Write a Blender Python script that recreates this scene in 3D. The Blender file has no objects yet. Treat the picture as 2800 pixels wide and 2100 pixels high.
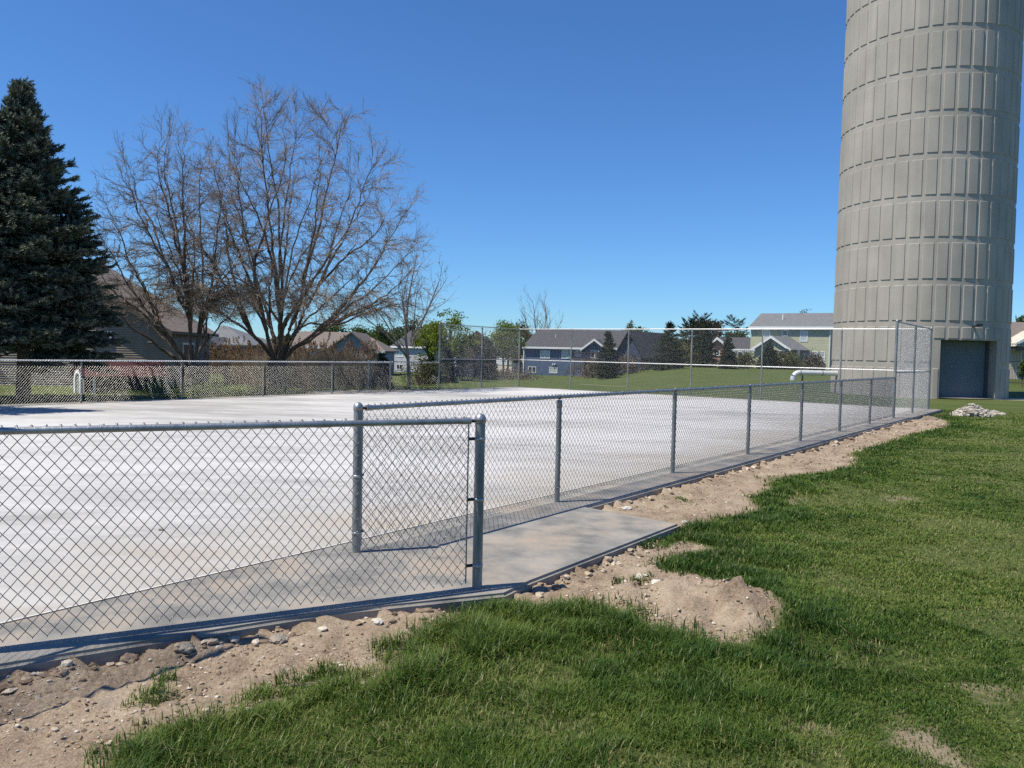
import bpy, bmesh, math, random
import numpy as np
from mathutils import Vector, Matrix
rnd = random.Random(7)
rng = np.random.default_rng(11)
R = math.radians
sc = bpy.context.scene
COL = sc.collection

# ------------------------------------------------------------------ camera
F_PX, PITCH, ROLL, EYE = 2158.4, 0.0394, 0.0221, 1.6946
PW, PH = 2800, 2100
_fw = np.array([0, math.cos(PITCH), -math.sin(PITCH)])
_r = np.array([1.0, 0, 0]); _u = np.cross(_r, _fw)
CR = math.cos(ROLL) * _r + math.sin(ROLL) * _u
CU = -math.sin(ROLL) * _r + math.cos(ROLL) * _u
def ray(x, y): return _fw + (x - PW / 2) / F_PX * CR - (y - PH / 2) / F_PX * CU
def ground(x, y, z=0.0):
    d = ray(x, y); t = (z - EYE) / d[2]; return np.array([0, 0, EYE]) + t * d
def at(x, y, Y):
    d = ray(x, y); return np.array([0, 0, EYE]) + d * (Y / d[1])
cam_d = bpy.data.cameras.new("camera"); cam = bpy.data.objects.new("camera", cam_d); COL.objects.link(cam)
cam_d.sensor_width = 36; cam_d.lens = F_PX / PW * 36; cam_d.clip_end = 3000; cam_d.clip_start = .05
M = Matrix((tuple(CR), tuple(CU), tuple(-_fw))).transposed().to_4x4(); M.translation = (0, 0, EYE)
cam.matrix_world = M; sc.camera = cam

# ------------------------------------------------------------------ light
SUN_EL, SUN_AZ = R(61), R(19)               # shadow runs towards (cos az, sin az)
sdir = Vector((-math.cos(SUN_AZ) * math.cos(SUN_EL), -math.sin(SUN_AZ) * math.cos(SUN_EL), math.sin(SUN_EL)))
sl = bpy.data.lights.new("sun", 'SUN'); sl.energy = 5.0; sl.angle = R(0.45); sl.color = (1, .93, .80)
so = bpy.data.objects.new("sun", sl); COL.objects.link(so)
so.rotation_euler = (-sdir).to_track_quat('-Z', 'Y').to_euler(); so.location = (-30, -10, 60)
w = bpy.data.worlds.new("World"); sc.world = w; w.use_nodes = True
nt = w.node_tree; bg = nt.nodes["Background"]; sky = nt.nodes.new("ShaderNodeTexSky")
sky.sky_type = 'NISHITA'; sky.sun_disc = False; sky.sun_elevation = SUN_EL
sky.sun_rotation = math.atan2(sdir.x, sdir.y)
sky.altitude = 200; sky.air_density = 1.0; sky.dust_density = 0.0; sky.ozone_density = 2.0
tint = nt.nodes.new("ShaderNodeMix"); tint.data_type = 'RGBA'; tint.blend_type = 'MULTIPLY'; tint.inputs[0].default_value = 1
tint.inputs[7].default_value = (.45, .765, 1.15, 1)
nt.links.new(sky.outputs[0], tint.inputs[6]); nt.links.new(tint.outputs[2], bg.inputs[0]); bg.inputs[1].default_value = 0.10
sc.view_settings.view_transform = 'Standard'; sc.view_settings.look = 'None'
sc.view_settings.exposure = 0.28; sc.view_settings.gamma = 1
sc.render.engine = 'CYCLES'
cy = sc.cycles
cy.use_denoising = False
cy.max_bounces = 6; cy.diffuse_bounces = 3; cy.glossy_bounces = 3; cy.transmission_bounces = 4; cy.transparent_max_bounces = 4
cy.caustics_reflective = False; cy.caustics_refractive = False
cy.sample_clamp_indirect = 4

# ------------------------------------------------------------------ materials
def lin(r, g, b):
    f = lambda c: ((c / 255 + .055) / 1.055) ** 2.4 if c > 10 else c / 255 / 12.92
    return (f(r), f(g), f(b), 1)
def newmat(n):
    m = bpy.data.materials.new(n); m.use_nodes = True
    nt = m.node_tree; return m, nt, nt.nodes["Principled BSDF"]
def c4(c): return (c[0], c[1], c[2], 1)
def node(nt, t, **kw):
    n = nt.nodes.new(t)
    for k, v in kw.items(): setattr(n, k, v)
    return n
def pm(name, a, b=None, scale=4, rough=.7, metal=0, bump=0, bscale=None, stretch=(1, 1, 1), detail=5, spec=.4, lo=.35, hi=.65):
    m, nt, p = newmat(name)
    p.inputs['Roughness'].default_value = rough; p.inputs['Metallic'].default_value = metal
    p.inputs['Specular IOR Level'].default_value = spec
    tc = node(nt, "ShaderNodeTexCoord"); mp = node(nt, "ShaderNodeMapping"); mp.inputs['Scale'].default_value = stretch
    nt.links.new(tc.outputs['Object'], mp.inputs[0])
    if b is None: p.inputs['Base Color'].default_value = c4(a)
    else:
        n = node(nt, "ShaderNodeTexNoise"); n.inputs['Scale'].default_value = scale; n.inputs['Detail'].default_value = detail
        n.inputs['Roughness'].default_value = .62
        nt.links.new(mp.outputs[0], n.inputs[0])
        r = node(nt, "ShaderNodeValToRGB"); r.color_ramp.elements[0].position = lo; r.color_ramp.elements[1].position = hi
        r.color_ramp.elements[0].color = c4(a); r.color_ramp.elements[1].color = c4(b)
        nt.links.new(n.outputs[0], r.inputs[0]); nt.links.new(r.outputs[0], p.inputs['Base Color'])
    if bump:
        n2 = node(nt, "ShaderNodeTexNoise"); n2.inputs['Scale'].default_value = bscale or scale * 4; n2.inputs['Detail'].default_value = 6
        nt.links.new(mp.outputs[0], n2.inputs[0])
        bn = node(nt, "ShaderNodeBump"); bn.inputs['Strength'].default_value = bump; bn.inputs['Distance'].default_value = .02
        nt.links.new(n2.outputs[0], bn.inputs['Height']); nt.links.new(bn.outputs[0], p.inputs['Normal'])
    return m
def leafmat(name, cols, trans=.3, rough=.55):
    """colour from the per-leaf attribute 'tint'; some light passes through"""
    m, nt, p = newmat(name)
    a = node(nt, "ShaderNodeAttribute", attribute_name="tint")
    r = node(nt, "ShaderNodeValToRGB"); els = r.color_ramp.elements
    while len(els) < len(cols): els.new(.5)
    for i, c in enumerate(cols): els[i].position = i / (len(cols) - 1); els[i].color = c4(c)
    nt.links.new(a.outputs['Fac'], r.inputs[0]); nt.links.new(r.outputs[0], p.inputs['Base Color'])
    p.inputs['Roughness'].default_value = rough; p.inputs['Specular IOR Level'].default_value = .25
    if trans:
        t = node(nt, "ShaderNodeBsdfTranslucent"); nt.links.new(r.outputs[0], t.inputs[0])
        mx = node(nt, "ShaderNodeMixShader"); mx.inputs[0].default_value = trans
        out = nt.nodes["Material Output"]
        nt.links.new(p.outputs[0], mx.inputs[1]); nt.links.new(t.outputs[0], mx.inputs[2]); nt.links.new(mx.outputs[0], out.inputs[0])
    return m
def lapmat(name, a, b, period=.11, gap=.12, rough=.6):
    """lap siding: colour noise plus a groove every `period` metres of height"""
    m = pm(name, a, b, scale=1.2, rough=rough); nt = m.node_tree; p = nt.nodes["Principled BSDF"]
    tc = node(nt, "ShaderNodeTexCoord"); sx = node(nt, "ShaderNodeSeparateXYZ"); nt.links.new(tc.outputs['Object'], sx.inputs[0])
    d = node(nt, "ShaderNodeMath", operation='DIVIDE'); d.inputs[1].default_value = period; nt.links.new(sx.outputs[2], d.inputs[0])
    fr = node(nt, "ShaderNodeMath", operation='FRACT'); nt.links.new(d.outputs[0], fr.inputs[0])
    bn = node(nt, "ShaderNodeBump"); bn.inputs['Strength'].default_value = 1; bn.inputs['Distance'].default_value = .03; bn.invert = True
    nt.links.new(fr.outputs[0], bn.inputs['Height']); nt.links.new(bn.outputs[0], p.inputs['Normal'])
    return m
def brickmat(name, c1, c2, mortar, scale, rw=.5, rh=.25, ms=.02, rough=.85, rot=None):
    m, nt, p = newmat(name); p.inputs['Roughness'].default_value = rough
    tc = node(nt, "ShaderNodeTexCoord"); sx = node(nt, "ShaderNodeSeparateXYZ"); cx = node(nt, "ShaderNodeCombineXYZ")
    nt.links.new(tc.outputs['Object'], sx.inputs[0]); nt.links.new(sx.outputs[0], cx.inputs[0]); nt.links.new(sx.outputs[2], cx.inputs[1])
    b = node(nt, "ShaderNodeTexBrick"); b.inputs['Scale'].default_value = scale
    b.inputs['Color1'].default_value = c4(c1); b.inputs['Color2'].default_value = c4(c2); b.inputs['Mortar'].default_value = c4(mortar)
    b.inputs['Brick Width'].default_value = rw; b.inputs['Row Height'].default_value = rh; b.inputs['Mortar Size'].default_value = ms
    nt.links.new(cx.outputs[0], b.inputs[0]); nt.links.new(b.outputs[0], p.inputs['Base Color'])
    return m

M_ = {}
M_['galv'] = pm('galvanised_steel', (.27, .28, .29), (.42, .43, .43), scale=9, rough=.42, metal=.75, stretch=(1, 1, .35), bump=.15, bscale=60, spec=.5)
M_['galv_post'] = pm('galvanised_post', (.17, .18, .175), (.33, .335, .32), scale=14, rough=.5, metal=.45, stretch=(1, 1, .12), bump=.1, bscale=70)
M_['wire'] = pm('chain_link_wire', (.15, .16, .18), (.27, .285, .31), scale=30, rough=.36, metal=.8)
M_['wire_far'] = pm('sunlit_far_wire', (.46, .46, .47), (.64, .64, .64), scale=30, rough=.4, metal=.5)  # sunlit glints of the far mesh put into a paler wire colour
M_['galv_sunlit'] = pm('sunlit_zinc_rail', (.66, .67, .68), (.80, .80, .80), scale=9, rough=.4, metal=.3)  # lighter copy of the zinc: sunlight on the far rails is in the colour
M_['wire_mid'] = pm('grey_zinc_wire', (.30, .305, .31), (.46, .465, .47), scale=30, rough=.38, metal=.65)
M_['dark_metal'] = pm('dark_bolt', (.05, .05, .055), rough=.5, metal=.6)
M_['white'] = pm('white_trim', (.74, .74, .73), (.82, .82, .81), scale=3, rough=.5)
M_['glass'] = pm('window_glass', (.03, .04, .05), (.06, .075, .09), scale=.6, rough=.06, spec=.8)
M_['blind'] = pm('window_blind', (.42, .47, .47), (.5, .55, .54), scale=.6, rough=.25, spec=.6)
M_['bark'] = pm('brown_bark', (.075, .055, .042), (.15, .115, .088), scale=7, rough=.9, stretch=(1, 1, .25), bump=.6, bscale=24)
M_['twig'] = pm('grey_brown_twig', (.21, .16, .12), (.33, .265, .20), scale=1.5, rough=.8)
M_['bark_grey'] = pm('grey_bark', (.17, .145, .12), (.27, .24, .20), scale=9, rough=.85, stretch=(1, 1, .3))
M_['needle'] = leafmat('spruce_needle', [(.014, .028, .024), (.036, .060, .050), (.078, .105, .082), (.16, .175, .115)], trans=.06)
M_['needle_far'] = leafmat('far_spruce_needle', [(.012, .022, .012), (.025, .04, .02), (.05, .065, .03)], trans=.08)
M_['leaf_yellow'] = leafmat('spring_leaf', [(.07, .11, .012), (.15, .20, .02), (.25, .29, .04)], trans=.4)
M_['leaf_green'] = leafmat('green_leaf', [(.035, .06, .015), (.07, .11, .025), (.13, .17, .04)], trans=.35)
M_['leaf_olive'] = leafmat('olive_leaf', [(.06, .065, .025), (.11, .11, .04), (.17, .16, .06)], trans=.3)
M_['leaf_weed'] = leafmat('weed_leaf', [(.05, .09, .015), (.11, .17, .03), (.21, .27, .05)], trans=.4)
M_['leaf_brown'] = leafmat('brown_brush', [(.07, .05, .035), (.13, .10, .07), (.19, .15, .11)], trans=.15)
M_['reed'] = leafmat('dry_reed', [(.20, .145, .085), (.32, .25, .16), (.42, .34, .23)], trans=.25)
M_['plume'] = leafmat('reed_plume', [(.15, .09, .05), (.235, .15, .085), (.32, .22, .135)], trans=.3)
M_['grass'] = leafmat('lawn_blade', [(.028, .066, .010), (.060, .116, .017), (.112, .172, .029), (.19, .235, .052), (.31, .27, .13)], trans=.3, rough=.42)

# court coating: broom-streaked white over grey concrete
def court_mat():
    m, nt, p = newmat('white_court_coating'); p.inputs['Roughness'].default_value = .75
    g = node(nt, "ShaderNodeNewGeometry")
    def noise(sc_, st, det=6, rot=0):
        mp = node(nt, "ShaderNodeMapping"); mp.inputs['Scale'].default_value = st; mp.inputs['Rotation'].default_value = (0, 0, rot)
        nt.links.new(g.outputs['Position'], mp.inputs[0])
        n = node(nt, "ShaderNodeTexNoise"); n.inputs['Scale'].default_value = sc_; n.inputs['Detail'].default_value = det; n.inputs['Roughness'].default_value = .65
        nt.links.new(mp.outputs[0], n.inputs[0]); return n.outputs[0]
    def ramp(inp, pts):
        r = node(nt, "ShaderNodeValToRGB"); e = r.color_ramp.elements
        while len(e) < len(pts): e.new(.5)
        for i, (q, c) in enumerate(pts): e[i].position = q; e[i].color = c4(c)
        nt.links.new(inp, r.inputs[0]); return r.outputs[0]
    def mix(f, a, b, mode='MIX'):
        x = node(nt, "ShaderNodeMix", data_type='RGBA', blend_type=mode)
        if hasattr(f, 'links') or not isinstance(f, (int, float)): nt.links.new(f, x.inputs[0])
        else: x.inputs[0].default_value = f
        for s, v in ((x.inputs[6], a), (x.inputs[7], b)):
            if isinstance(v, tuple): s.default_value = c4(v)
            else: nt.links.new(v, s)
        return x.outputs[2]
    broad = noise(.16, (.55, 1.5, 1), 5, R(10))
    streak = noise(.9, (.7, 1.9, 1), 8, R(-24))
    fine = noise(6, (.6, 1.5, 1), 8, R(-24))
    ad = node(nt, "ShaderNodeMath", operation='MULTIPLY_ADD'); nt.links.new(streak, ad.inputs[0]); ad.inputs[1].default_value = .55; nt.links.new(broad, ad.inputs[2])
    ad2 = node(nt, "ShaderNodeMath", operation='MULTIPLY_ADD'); nt.links.new(fine, ad2.inputs[0]); ad2.inputs[1].default_value = .26; nt.links.new(ad.outputs[0], ad2.inputs[2])
    # grey fades in towards the west (uncoated) side of the slab
    sx = node(nt, "ShaderNodeSeparateXYZ"); nt.links.new(g.outputs['Position'], sx.inputs[0])
    gw = node(nt, "ShaderNodeMath", operation='MULTIPLY_ADD'); nt.links.new(sx.outputs[0], gw.inputs[0]); gw.inputs[1].default_value = .006
    nt.links.new(ad2.outputs[0], gw.inputs[2])
    base = ramp(gw.outputs[0], [(.73, (.32, .315, .30)), (.83, (.42, .415, .40)), (.90, (.48, .472, .457)), (.98, (.545, .54, .528))])
    stain = ramp(noise(.55, (.8, 1.6, 1), 8), [(.42, (0, 0, 0)), (.66, (1, 1, 1))])
    vv = node(nt, "ShaderNodeVectorMath", operation='DOT_PRODUCT'); nt.links.new(g.outputs['Position'], vv.inputs[0]); vv.inputs[1].default_value = (-NV[0], -NV[1], 0) if 0 else (.802, -.597, 0)
    near = node(nt, "ShaderNodeMapRange"); nt.links.new(vv.outputs['Value'], near.inputs[0])
    near.inputs[1].default_value = -8.0; near.inputs[2].default_value = -4.95; near.inputs[3].default_value = .12; near.inputs[4].default_value = 1
    sm = node(nt, "ShaderNodeMath", operation='MULTIPLY'); nt.links.new(stain, sm.inputs[0]); nt.links.new(near.outputs[0], sm.inputs[1])
    sm2 = node(nt, "ShaderNodeMath", operation='MULTIPLY'); nt.links.new(sm.outputs[0], sm2.inputs[0]); sm2.inputs[1].default_value = .85
    col = mix(sm2.outputs[0], base, (.41, .335, .25))
    eg = node(nt, "ShaderNodeMapRange"); nt.links.new(vv.outputs['Value'], eg.inputs[0]); eg.inputs[1].default_value = -7.2; eg.inputs[2].default_value = -5.2; eg.inputs[3].default_value = 0; eg.inputs[4].default_value = 1
    en = node(nt, "ShaderNodeMapRange"); nt.links.new(noise(.8, (.8, 1.3, 1), 7), en.inputs[0]); en.inputs[1].default_value = .3; en.inputs[2].default_value = .65; en.inputs[3].default_value = .25; en.inputs[4].default_value = .85
    em = node(nt, "ShaderNodeMath", operation='MULTIPLY'); nt.links.new(eg.outputs[0], em.inputs[0]); nt.links.new(en.outputs[0], em.inputs[1])
    col = mix(em.outputs[0], col, (.34, .315, .27))
    nt.links.new(col, p.inputs['Base Color'])
    bn = node(nt, "ShaderNodeBump"); bn.inputs['Strength'].default_value = .25; bn.inputs['Distance'].default_value = .004
    nt.links.new(noise(40, (.4, 1.5, 1), 4), bn.inputs['Height']); nt.links.new(bn.outputs[0], p.inputs['Normal'])
    return m
M_['court'] = court_mat()
def slab_mat():
    m = pm('grey_slab_concrete', (.165, .162, .150), (.325, .31, .28), scale=2.2, rough=.8, bump=.4, bscale=120, detail=12, lo=.36, hi=.64)
    nt = m.node_tree; p = nt.nodes["Principled BSDF"]; old = p.inputs['Base Color'].links[0].from_socket
    g = node(nt, "ShaderNodeNewGeometry"); n = node(nt, "ShaderNodeTexNoise"); n.inputs['Scale'].default_value = 1.1; n.inputs['Detail'].default_value = 7; n.inputs['Roughness'].default_value = .7
    nt.links.new(g.outputs['Position'], n.inputs[0])
    r = node(nt, "ShaderNodeMapRange"); r.inputs[1].default_value = .48; r.inputs[2].default_value = .70; r.inputs[4].default_value = .75
    nt.links.new(n.outputs[0], r.inputs[0])
    x = node(nt, "ShaderNodeMix", data_type='RGBA'); nt.links.new(r.outputs[0], x.inputs[0]); nt.links.new(old, x.inputs[6]); x.inputs[7].default_value = (.36, .27, .185, 1)
    nt.links.new(x.outputs[2], p.inputs['Base Color'])
    return m
M_['slab'] = slab_mat()

# ------------------------------------------------------------------ mesh helpers
def mesh_np(name, V, faces, mat=None, smooth=False, attrs=None):
    """V (n,3); faces = list of (m,k) int arrays"""
    me = bpy.data.meshes.new(name)
    V = np.asarray(V, np.float32); faces = [np.asarray(f, np.int32) for f in faces if len(f)]
    me.vertices.add(len(V)); me.vertices.foreach_set('co', V.ravel())
    loops = np.concatenate([f.ravel() for f in faces]); me.loops.add(len(loops)); me.loops.foreach_set('vertex_index', loops)
    sizes = np.concatenate([np.full(len(f), f.shape[1], np.int32) for f in faces])
    starts = np.concatenate([[0], np.cumsum(sizes)[:-1]]).astype(np.int32)
    me.polygons.add(len(sizes)); me.polygons.foreach_set('loop_start', starts)
    me.polygons.foreach_set('use_smooth', np.full(len(sizes), bool(smooth)))
    for k, v in (attrs or {}).items():
        a = me.attributes.new(k, 'FLOAT', 'POINT'); a.data.foreach_set('value', np.asarray(v, np.float32))
    if mat: me.materials.append(mat)
    me.update(calc_edges=True); me.validate()
    return me
def link(name, me, parent=None, loc=(0, 0, 0)):
    o = bpy.data.objects.new(name, me); COL.objects.link(o); o.location = loc
    if parent is not None: o.parent = parent
    return o
def tag(o, label=None, cat=None, group=None, kind=None):
    if label: o['label'] = label
    if cat: o['category'] = cat
    if group: o['group'] = group
    if kind: o['kind'] = kind
    return o
def empty(name, loc=(0, 0, 0), rz=0, label=None, cat=None, group=None):
    o = bpy.data.objects.new(name, None); COL.objects.link(o); o.location = loc; o.rotation_euler = (0, 0, rz); o.empty_display_size = .2
    return tag(o, label, cat, group)
class MB:
    def __init__(s): s.V = []; s.F = {}; s.n = 0
    def add(s, V, faces):
        V = np.asarray(V, float).reshape(-1, 3); s.V.append(V)
        for f in faces: s.F.setdefault(len(f), []).append([i + s.n for i in f])
        s.n += len(V); return s
    def addn(s, V, arrs):
        V = np.asarray(V, float).reshape(-1, 3); s.V.append(V)
        for a in arrs:
            if len(a): s.F.setdefault(a.shape[1], []).extend((np.asarray(a) + s.n).tolist())
        s.n += len(V); return s
    def box(s, a, b):
        x0, y0, z0 = a; x1, y1, z1 = b
        return s.add([(x0, y0, z0), (x1, y0, z0), (x1, y1, z0), (x0, y1, z0), (x0, y0, z1), (x1, y0, z1), (x1, y1, z1), (x0, y1, z1)],
                     [(0, 3, 2, 1), (4, 5, 6, 7), (0, 1, 5, 4), (1, 2, 6, 5), (2, 3, 7, 6), (3, 0, 4, 7)])
    def prism(s, pts, vec):
        """planar polygon pts extruded by vec"""
        n = len(pts); P = np.asarray(pts, float); Q = P + np.asarray(vec, float)
        nrm = np.cross(P[1] - P[0], P[2] - P[0]); flip = np.dot(nrm, vec) > 0
        f = [tuple(range(n)), tuple(range(2 * n - 1, n - 1, -1))] + [(i, i + n, (i + 1) % n + n, (i + 1) % n) for i in range(n)]
        if flip: f = [g[::-1] for g in f]
        return s.add(np.vstack([P, Q]), f)
    def tube(s, path, rad, n=10, caps=True):
        V, Fs = tubes([np.asarray(path, float)], [rad], n); s.addn(V, [Fs])
        if caps:
            k = len(path); b = s.n - k * n
            s.F.setdefault(n, []).append([b + i for i in range(n)][::-1]); s.F[n].append([b + (k - 1) * n + i for i in range(n)])
        return s
    def lathe(s, prof, c=(0, 0, 0), n=16):
        m = len(prof); a = np.arange(n) * 2 * np.pi / n
        V = np.array([[(c[0] + r * np.cos(t), c[1] + r * np.sin(t), c[2] + z) for t in a] for r, z in prof]).reshape(-1, 3)
        f = [(i * n + j, i * n + (j + 1) % n, (i + 1) * n + (j + 1) % n, (i + 1) * n + j) for i in range(m - 1) for j in range(n)]
        f += [tuple(range(n))[::-1], tuple((m - 1) * n + i for i in range(n))]
        return s.add(V, f)
    def mesh(s, name, mat, smooth=False, off=(0, 0, 0)):
        V = np.vstack(s.V) - np.asarray(off, float)
        return mesh_np(name, V, [np.array(v) for v in s.F.values()], mat, smooth)
    def build(s, name, mat, parent=None, smooth=False, local=False):
        off = (0, 0, 0)
        if parent is not None and not local:
            off = np.array(parent.location)
            if parent.parent is not None: off = off + np.array(parent.parent.location)
        me = s.mesh(name, mat, smooth, off); o = link(name, me, parent)
        if smooth:
            try: me.set_sharp_from_angle(angle=R(40))
            except Exception: pass
        return o
def tubes(paths, rads, n=5):
    """list of (k,3) paths; rads scalar or (k,) each; returns verts, quads"""
    VS, FS, base = [], [], 0
    by = {}
    for i, p in enumerate(paths): by.setdefault(len(p), []).append(i)
    ang = np.arange(n) * 2 * np.pi / n; ca, sa = np.cos(ang), np.sin(ang)
    for k, idx in by.items():
        P = np.array([paths[i] for i in idx], float)
        Rr = np.array([np.broadcast_to(rads[i], (k,)) for i in idx], float)
        T = np.gradient(P, axis=1); T /= np.linalg.norm(T, axis=2, keepdims=True) + 1e-12
        ref = np.where(np.abs(T[..., 2:3]) > .9, np.array([1.0, .13, 0]), np.array([0.05, .02, 1.0]))
        A = np.cross(T, ref); A /= np.linalg.norm(A, axis=2, keepdims=True) + 1e-12
        B = np.cross(T, A)
        V = P[:, :, None, :] + Rr[:, :, None, None] * (A[:, :, None, :] * ca[None, None, :, None] + B[:, :, None, :] * sa[None, None, :, None])
        m = len(idx); V = V.reshape(-1, 3)
        mi = np.arange(m)[:, None, None]; ki = np.arange(k - 1)[None, :, None]; ni = np.arange(n)[None, None, :]
        a = base + (mi * k + ki) * n + ni; b = base + (mi * k + ki) * n + (ni + 1) % n
        Fq = np.stack([a, a + n, b + n, b], -1).reshape(-1, 4)
        VS.append(V); FS.append(Fq); base += len(V)
    return np.vstack(VS), np.vstack(FS)
def vnoise(x, y, scale=1.0, seed=0):
    x = np.asarray(x, float) * scale; y = np.asarray(y, float) * scale
    xi = np.floor(x).astype(np.int64); yi = np.floor(y).astype(np.int64); fx = x - xi; fy = y - yi
    def h(a, b):
        n = (a * 374761393 + b * 668265263 + seed * 974711) & 0x7fffffff
        n = ((n ^ (n >> 13)) * 1274126177) & 0x7fffffff
        return ((n ^ (n >> 16)) & 0xffff) / 65535.0
    u = fx * fx * (3 - 2 * fx); v = fy * fy * (3 - 2 * fy)
    return (h(xi, yi) * (1 - u) + h(xi + 1, yi) * u) * (1 - v) + (h(xi, yi + 1) * (1 - u) + h(xi + 1, yi + 1) * u) * v
def fbm(x, y, scale=1.0, seed=0, o=4):
    s = 0; a = .5; t = 0
    for i in range(o): s = s + a * vnoise(x, y, scale * 2 ** i, seed + i * 17); t += a; a *= .5
    return s / t
def inpoly(x, y, P):
    P = np.asarray(P); ins = np.zeros(np.shape(x), bool); j = len(P) - 1
    for i in range(len(P)):
        xi, yi = P[i]; xj, yj = P[j]
        c = ((yi > y) != (yj > y)) & (x < (xj - xi) * (y - yi) / (yj - yi + 1e-12) + xi); ins ^= c; j = i
    return ins
def sstep(a, b, x):
    t = np.clip((np.asarray(x, float) - a) / (b - a), 0, 1); return t * t * (3 - 2 * t)
def polydist(x, y, P, closed=True):
    d = np.full(np.shape(x), 1e9); n = len(P)
    for i in range(n if closed else n - 1):
        a = np.array(P[i]); b = np.array(P[(i + 1) % n]); ab = b - a; L = ab @ ab + 1e-12
        t = np.clip(((x - a[0]) * ab[0] + (y - a[1]) * ab[1]) / L, 0, 1)
        d = np.minimum(d, np.hypot(x - a[0] - t * ab[0], y - a[1] - t * ab[1]))
    return d

# ------------------------------------------------------------------ court frame (u along the near fence, v across)
P1 = np.array([-1.275, 6.551]); AL = .6403
UA = np.array([math.sin(AL), math.cos(AL)]); NV = np.array([-math.cos(AL), math.sin(AL)])
BAY, TB, BB = 3.048, 2.966, 3.0525
WID = 6 * BB; UT1 = 7 * BAY; UE = UT1 + 2 * TB; UC = 9.186; H4, H10 = 1.205, 2.882
def uv(u, v): return P1 + UA * u + NV * v
def rot180(p): return (2 * UC - p[0], WID - p[1])
half = [(-9.2, -.3), (-3.0, -.3), (-1.13, -1.02), (-.09, -1.64), (.28, -1.6), (2.92, -1.58), (3.02, -.42), (27.6, -.42)]
SLAB_UV = half + [rot180(p) for p in half]
SLAB = [tuple(uv(*p)) for p in SLAB_UV]

def make_slab():
    bm = bmesh.new(); vs = [bm.verts.new((x, y, 0)) for x, y in SLAB]; f = bm.faces.new(vs)
    if f.normal.z < 0: f.normal_flip()
    r = bmesh.ops.extrude_face_region(bm, geom=[f]); top = [g for g in r['geom'] if isinstance(g, bmesh.types.BMFace)]
    low = [v for v in bm.verts if v not in set(g for g in r['geom'] if isinstance(g, bmesh.types.BMVert))]
    for v in low: v.co.z = -.35
    bmesh.ops.recalc_face_normals(bm, faces=bm.faces)
    bmesh.ops.bevel(bm, geom=[e for e in bm.edges if all(abs(v.co.z) < 1e-6 for v in e.verts)], offset=.022, segments=3, affect='EDGES')
    me = bpy.data.meshes.new('concrete_slab'); bm.to_mesh(me); bm.free(); me.materials.append(M_['slab'])
    o = link('concrete_slab', me); tag(o, kind='structure')
    me2 = mesh_np('court_surface', [(*uv(u, v), .004) for u, v in ((-8.6, .30), (27.0, .30), (27.0, WID - .3), (-8.6, WID - .3))], [np.array([[0, 1, 2, 3]])], M_['court'])
    tag(link('court_surface', me2), kind='structure')
    # thin joint line between coating and grey strip
    mb = MB(); a = uv(-8.6, .285); b = uv(27.0, .285); a2 = uv(-8.6, .298); b2 = uv(27, .298)
    mb.add([(*a, .008), (*b, .008), (*b2, .008), (*a2, .008)], [(0, 1, 2, 3)])
    tag(mb.build('joint_strip', pm('pale_joint', (.62, .61, .59), (.75, .75, .73), scale=3)), kind='structure')
make_slab()

# ------------------------------------------------------------------ terrain
def gp(pts, k=2800 / 2212, z=-.08): return [tuple(ground(x * k, y * k, z)[:2]) for x, y in pts]
DIRT = gp([(-400, 1900), (60, 1780), (170, 1660), (225, 1600), (300, 1555), (430, 1530), (520, 1505), (640, 1475), (700, 1440), (790, 1452), (838, 1430), (845, 1395), (860, 1372),
           (905, 1350), (980, 1322), (1005, 1302), (1100, 1288), (1150, 1296), (1240, 1288), (1330, 1305), (1400, 1330), (1480, 1350), (1560, 1372), (1610, 1376), (1672, 1352), (1692, 1325),
           (1668, 1300), (1610, 1268), (1540, 1238), (1488, 1222), (1432, 1214), (1420, 1204), (1470, 1186), (1562, 1178), (1545, 1168), (1478, 1156), (1430, 1168), (1400, 1172), (1440, 1150), (1478, 1128),
           (1530, 1112), (1592, 1104), (1640, 1084), (1620, 1064), (1672, 1046), (1655, 1032), (1715, 1020), (1795, 1012), (1838, 998), (1848, 984), (1842, 974), (1890, 958), (1940, 944), (1985, 930), (2040, 920), (2052, 909),
           (2030, 898), (1990, 893), (1960, 888)], z=-.02) + [tuple(uv(27.0, .5)), tuple(uv(10, 1.5)), tuple(uv(-3, 1.5)), (-9, 2)]
PATCH = [gp([(1915, 1078), (1945, 1072), (1998, 1078), (1990, 1084), (1940, 1084)]), gp([(1690, 1080), (1718, 1076), (1725, 1090), (1700, 1098)]),
         gp([(1900, 1590), (1960, 1560), (2050, 1600), (2150, 1650), (2100, 1690), (1960, 1640)]), gp([(1700, 1560), (1740, 1545), (1790, 1580), (1760, 1600)]),
         gp([(2040, 1480), (2100, 1470), (2160, 1500), (2110, 1512)]), gp([(1400, 1545), (1440, 1535), (1480, 1560), (1430, 1570)])]
DRIVE = [tuple(p) for p in ((19.0, 39.3), (30, 38.0), (60, 36), (60, 43), (27, 40.6), (25, 42), (19.5, 41))]
MOUND = ground(1500 * 1.2658, 1285 * 1.2658, -.02)[:2]; MOUND2 = ground(1625 * 1.2658, 1318 * 1.2658, -.02)[:2]
def height(x, y):
    left = -.08 - 1.25 * sstep(42, 100, y) - .8 * sstep(100, 150, y)
    right = -.08 + .5 * sstep(46, 95, y)
    k = sstep(.08, .24, x / np.maximum(y, 1))
    z = left * (1 - k) + right * k
    z = z - .19 * sstep(27, 31.5, y) * sstep(-8, -11.5, x) * sstep(60, 45, y)
    z = z + .05 * (fbm(x, y, .35, 3) - .5) * sstep(9, 30, np.hypot(x, y) + 0 * x)
    return z
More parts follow.
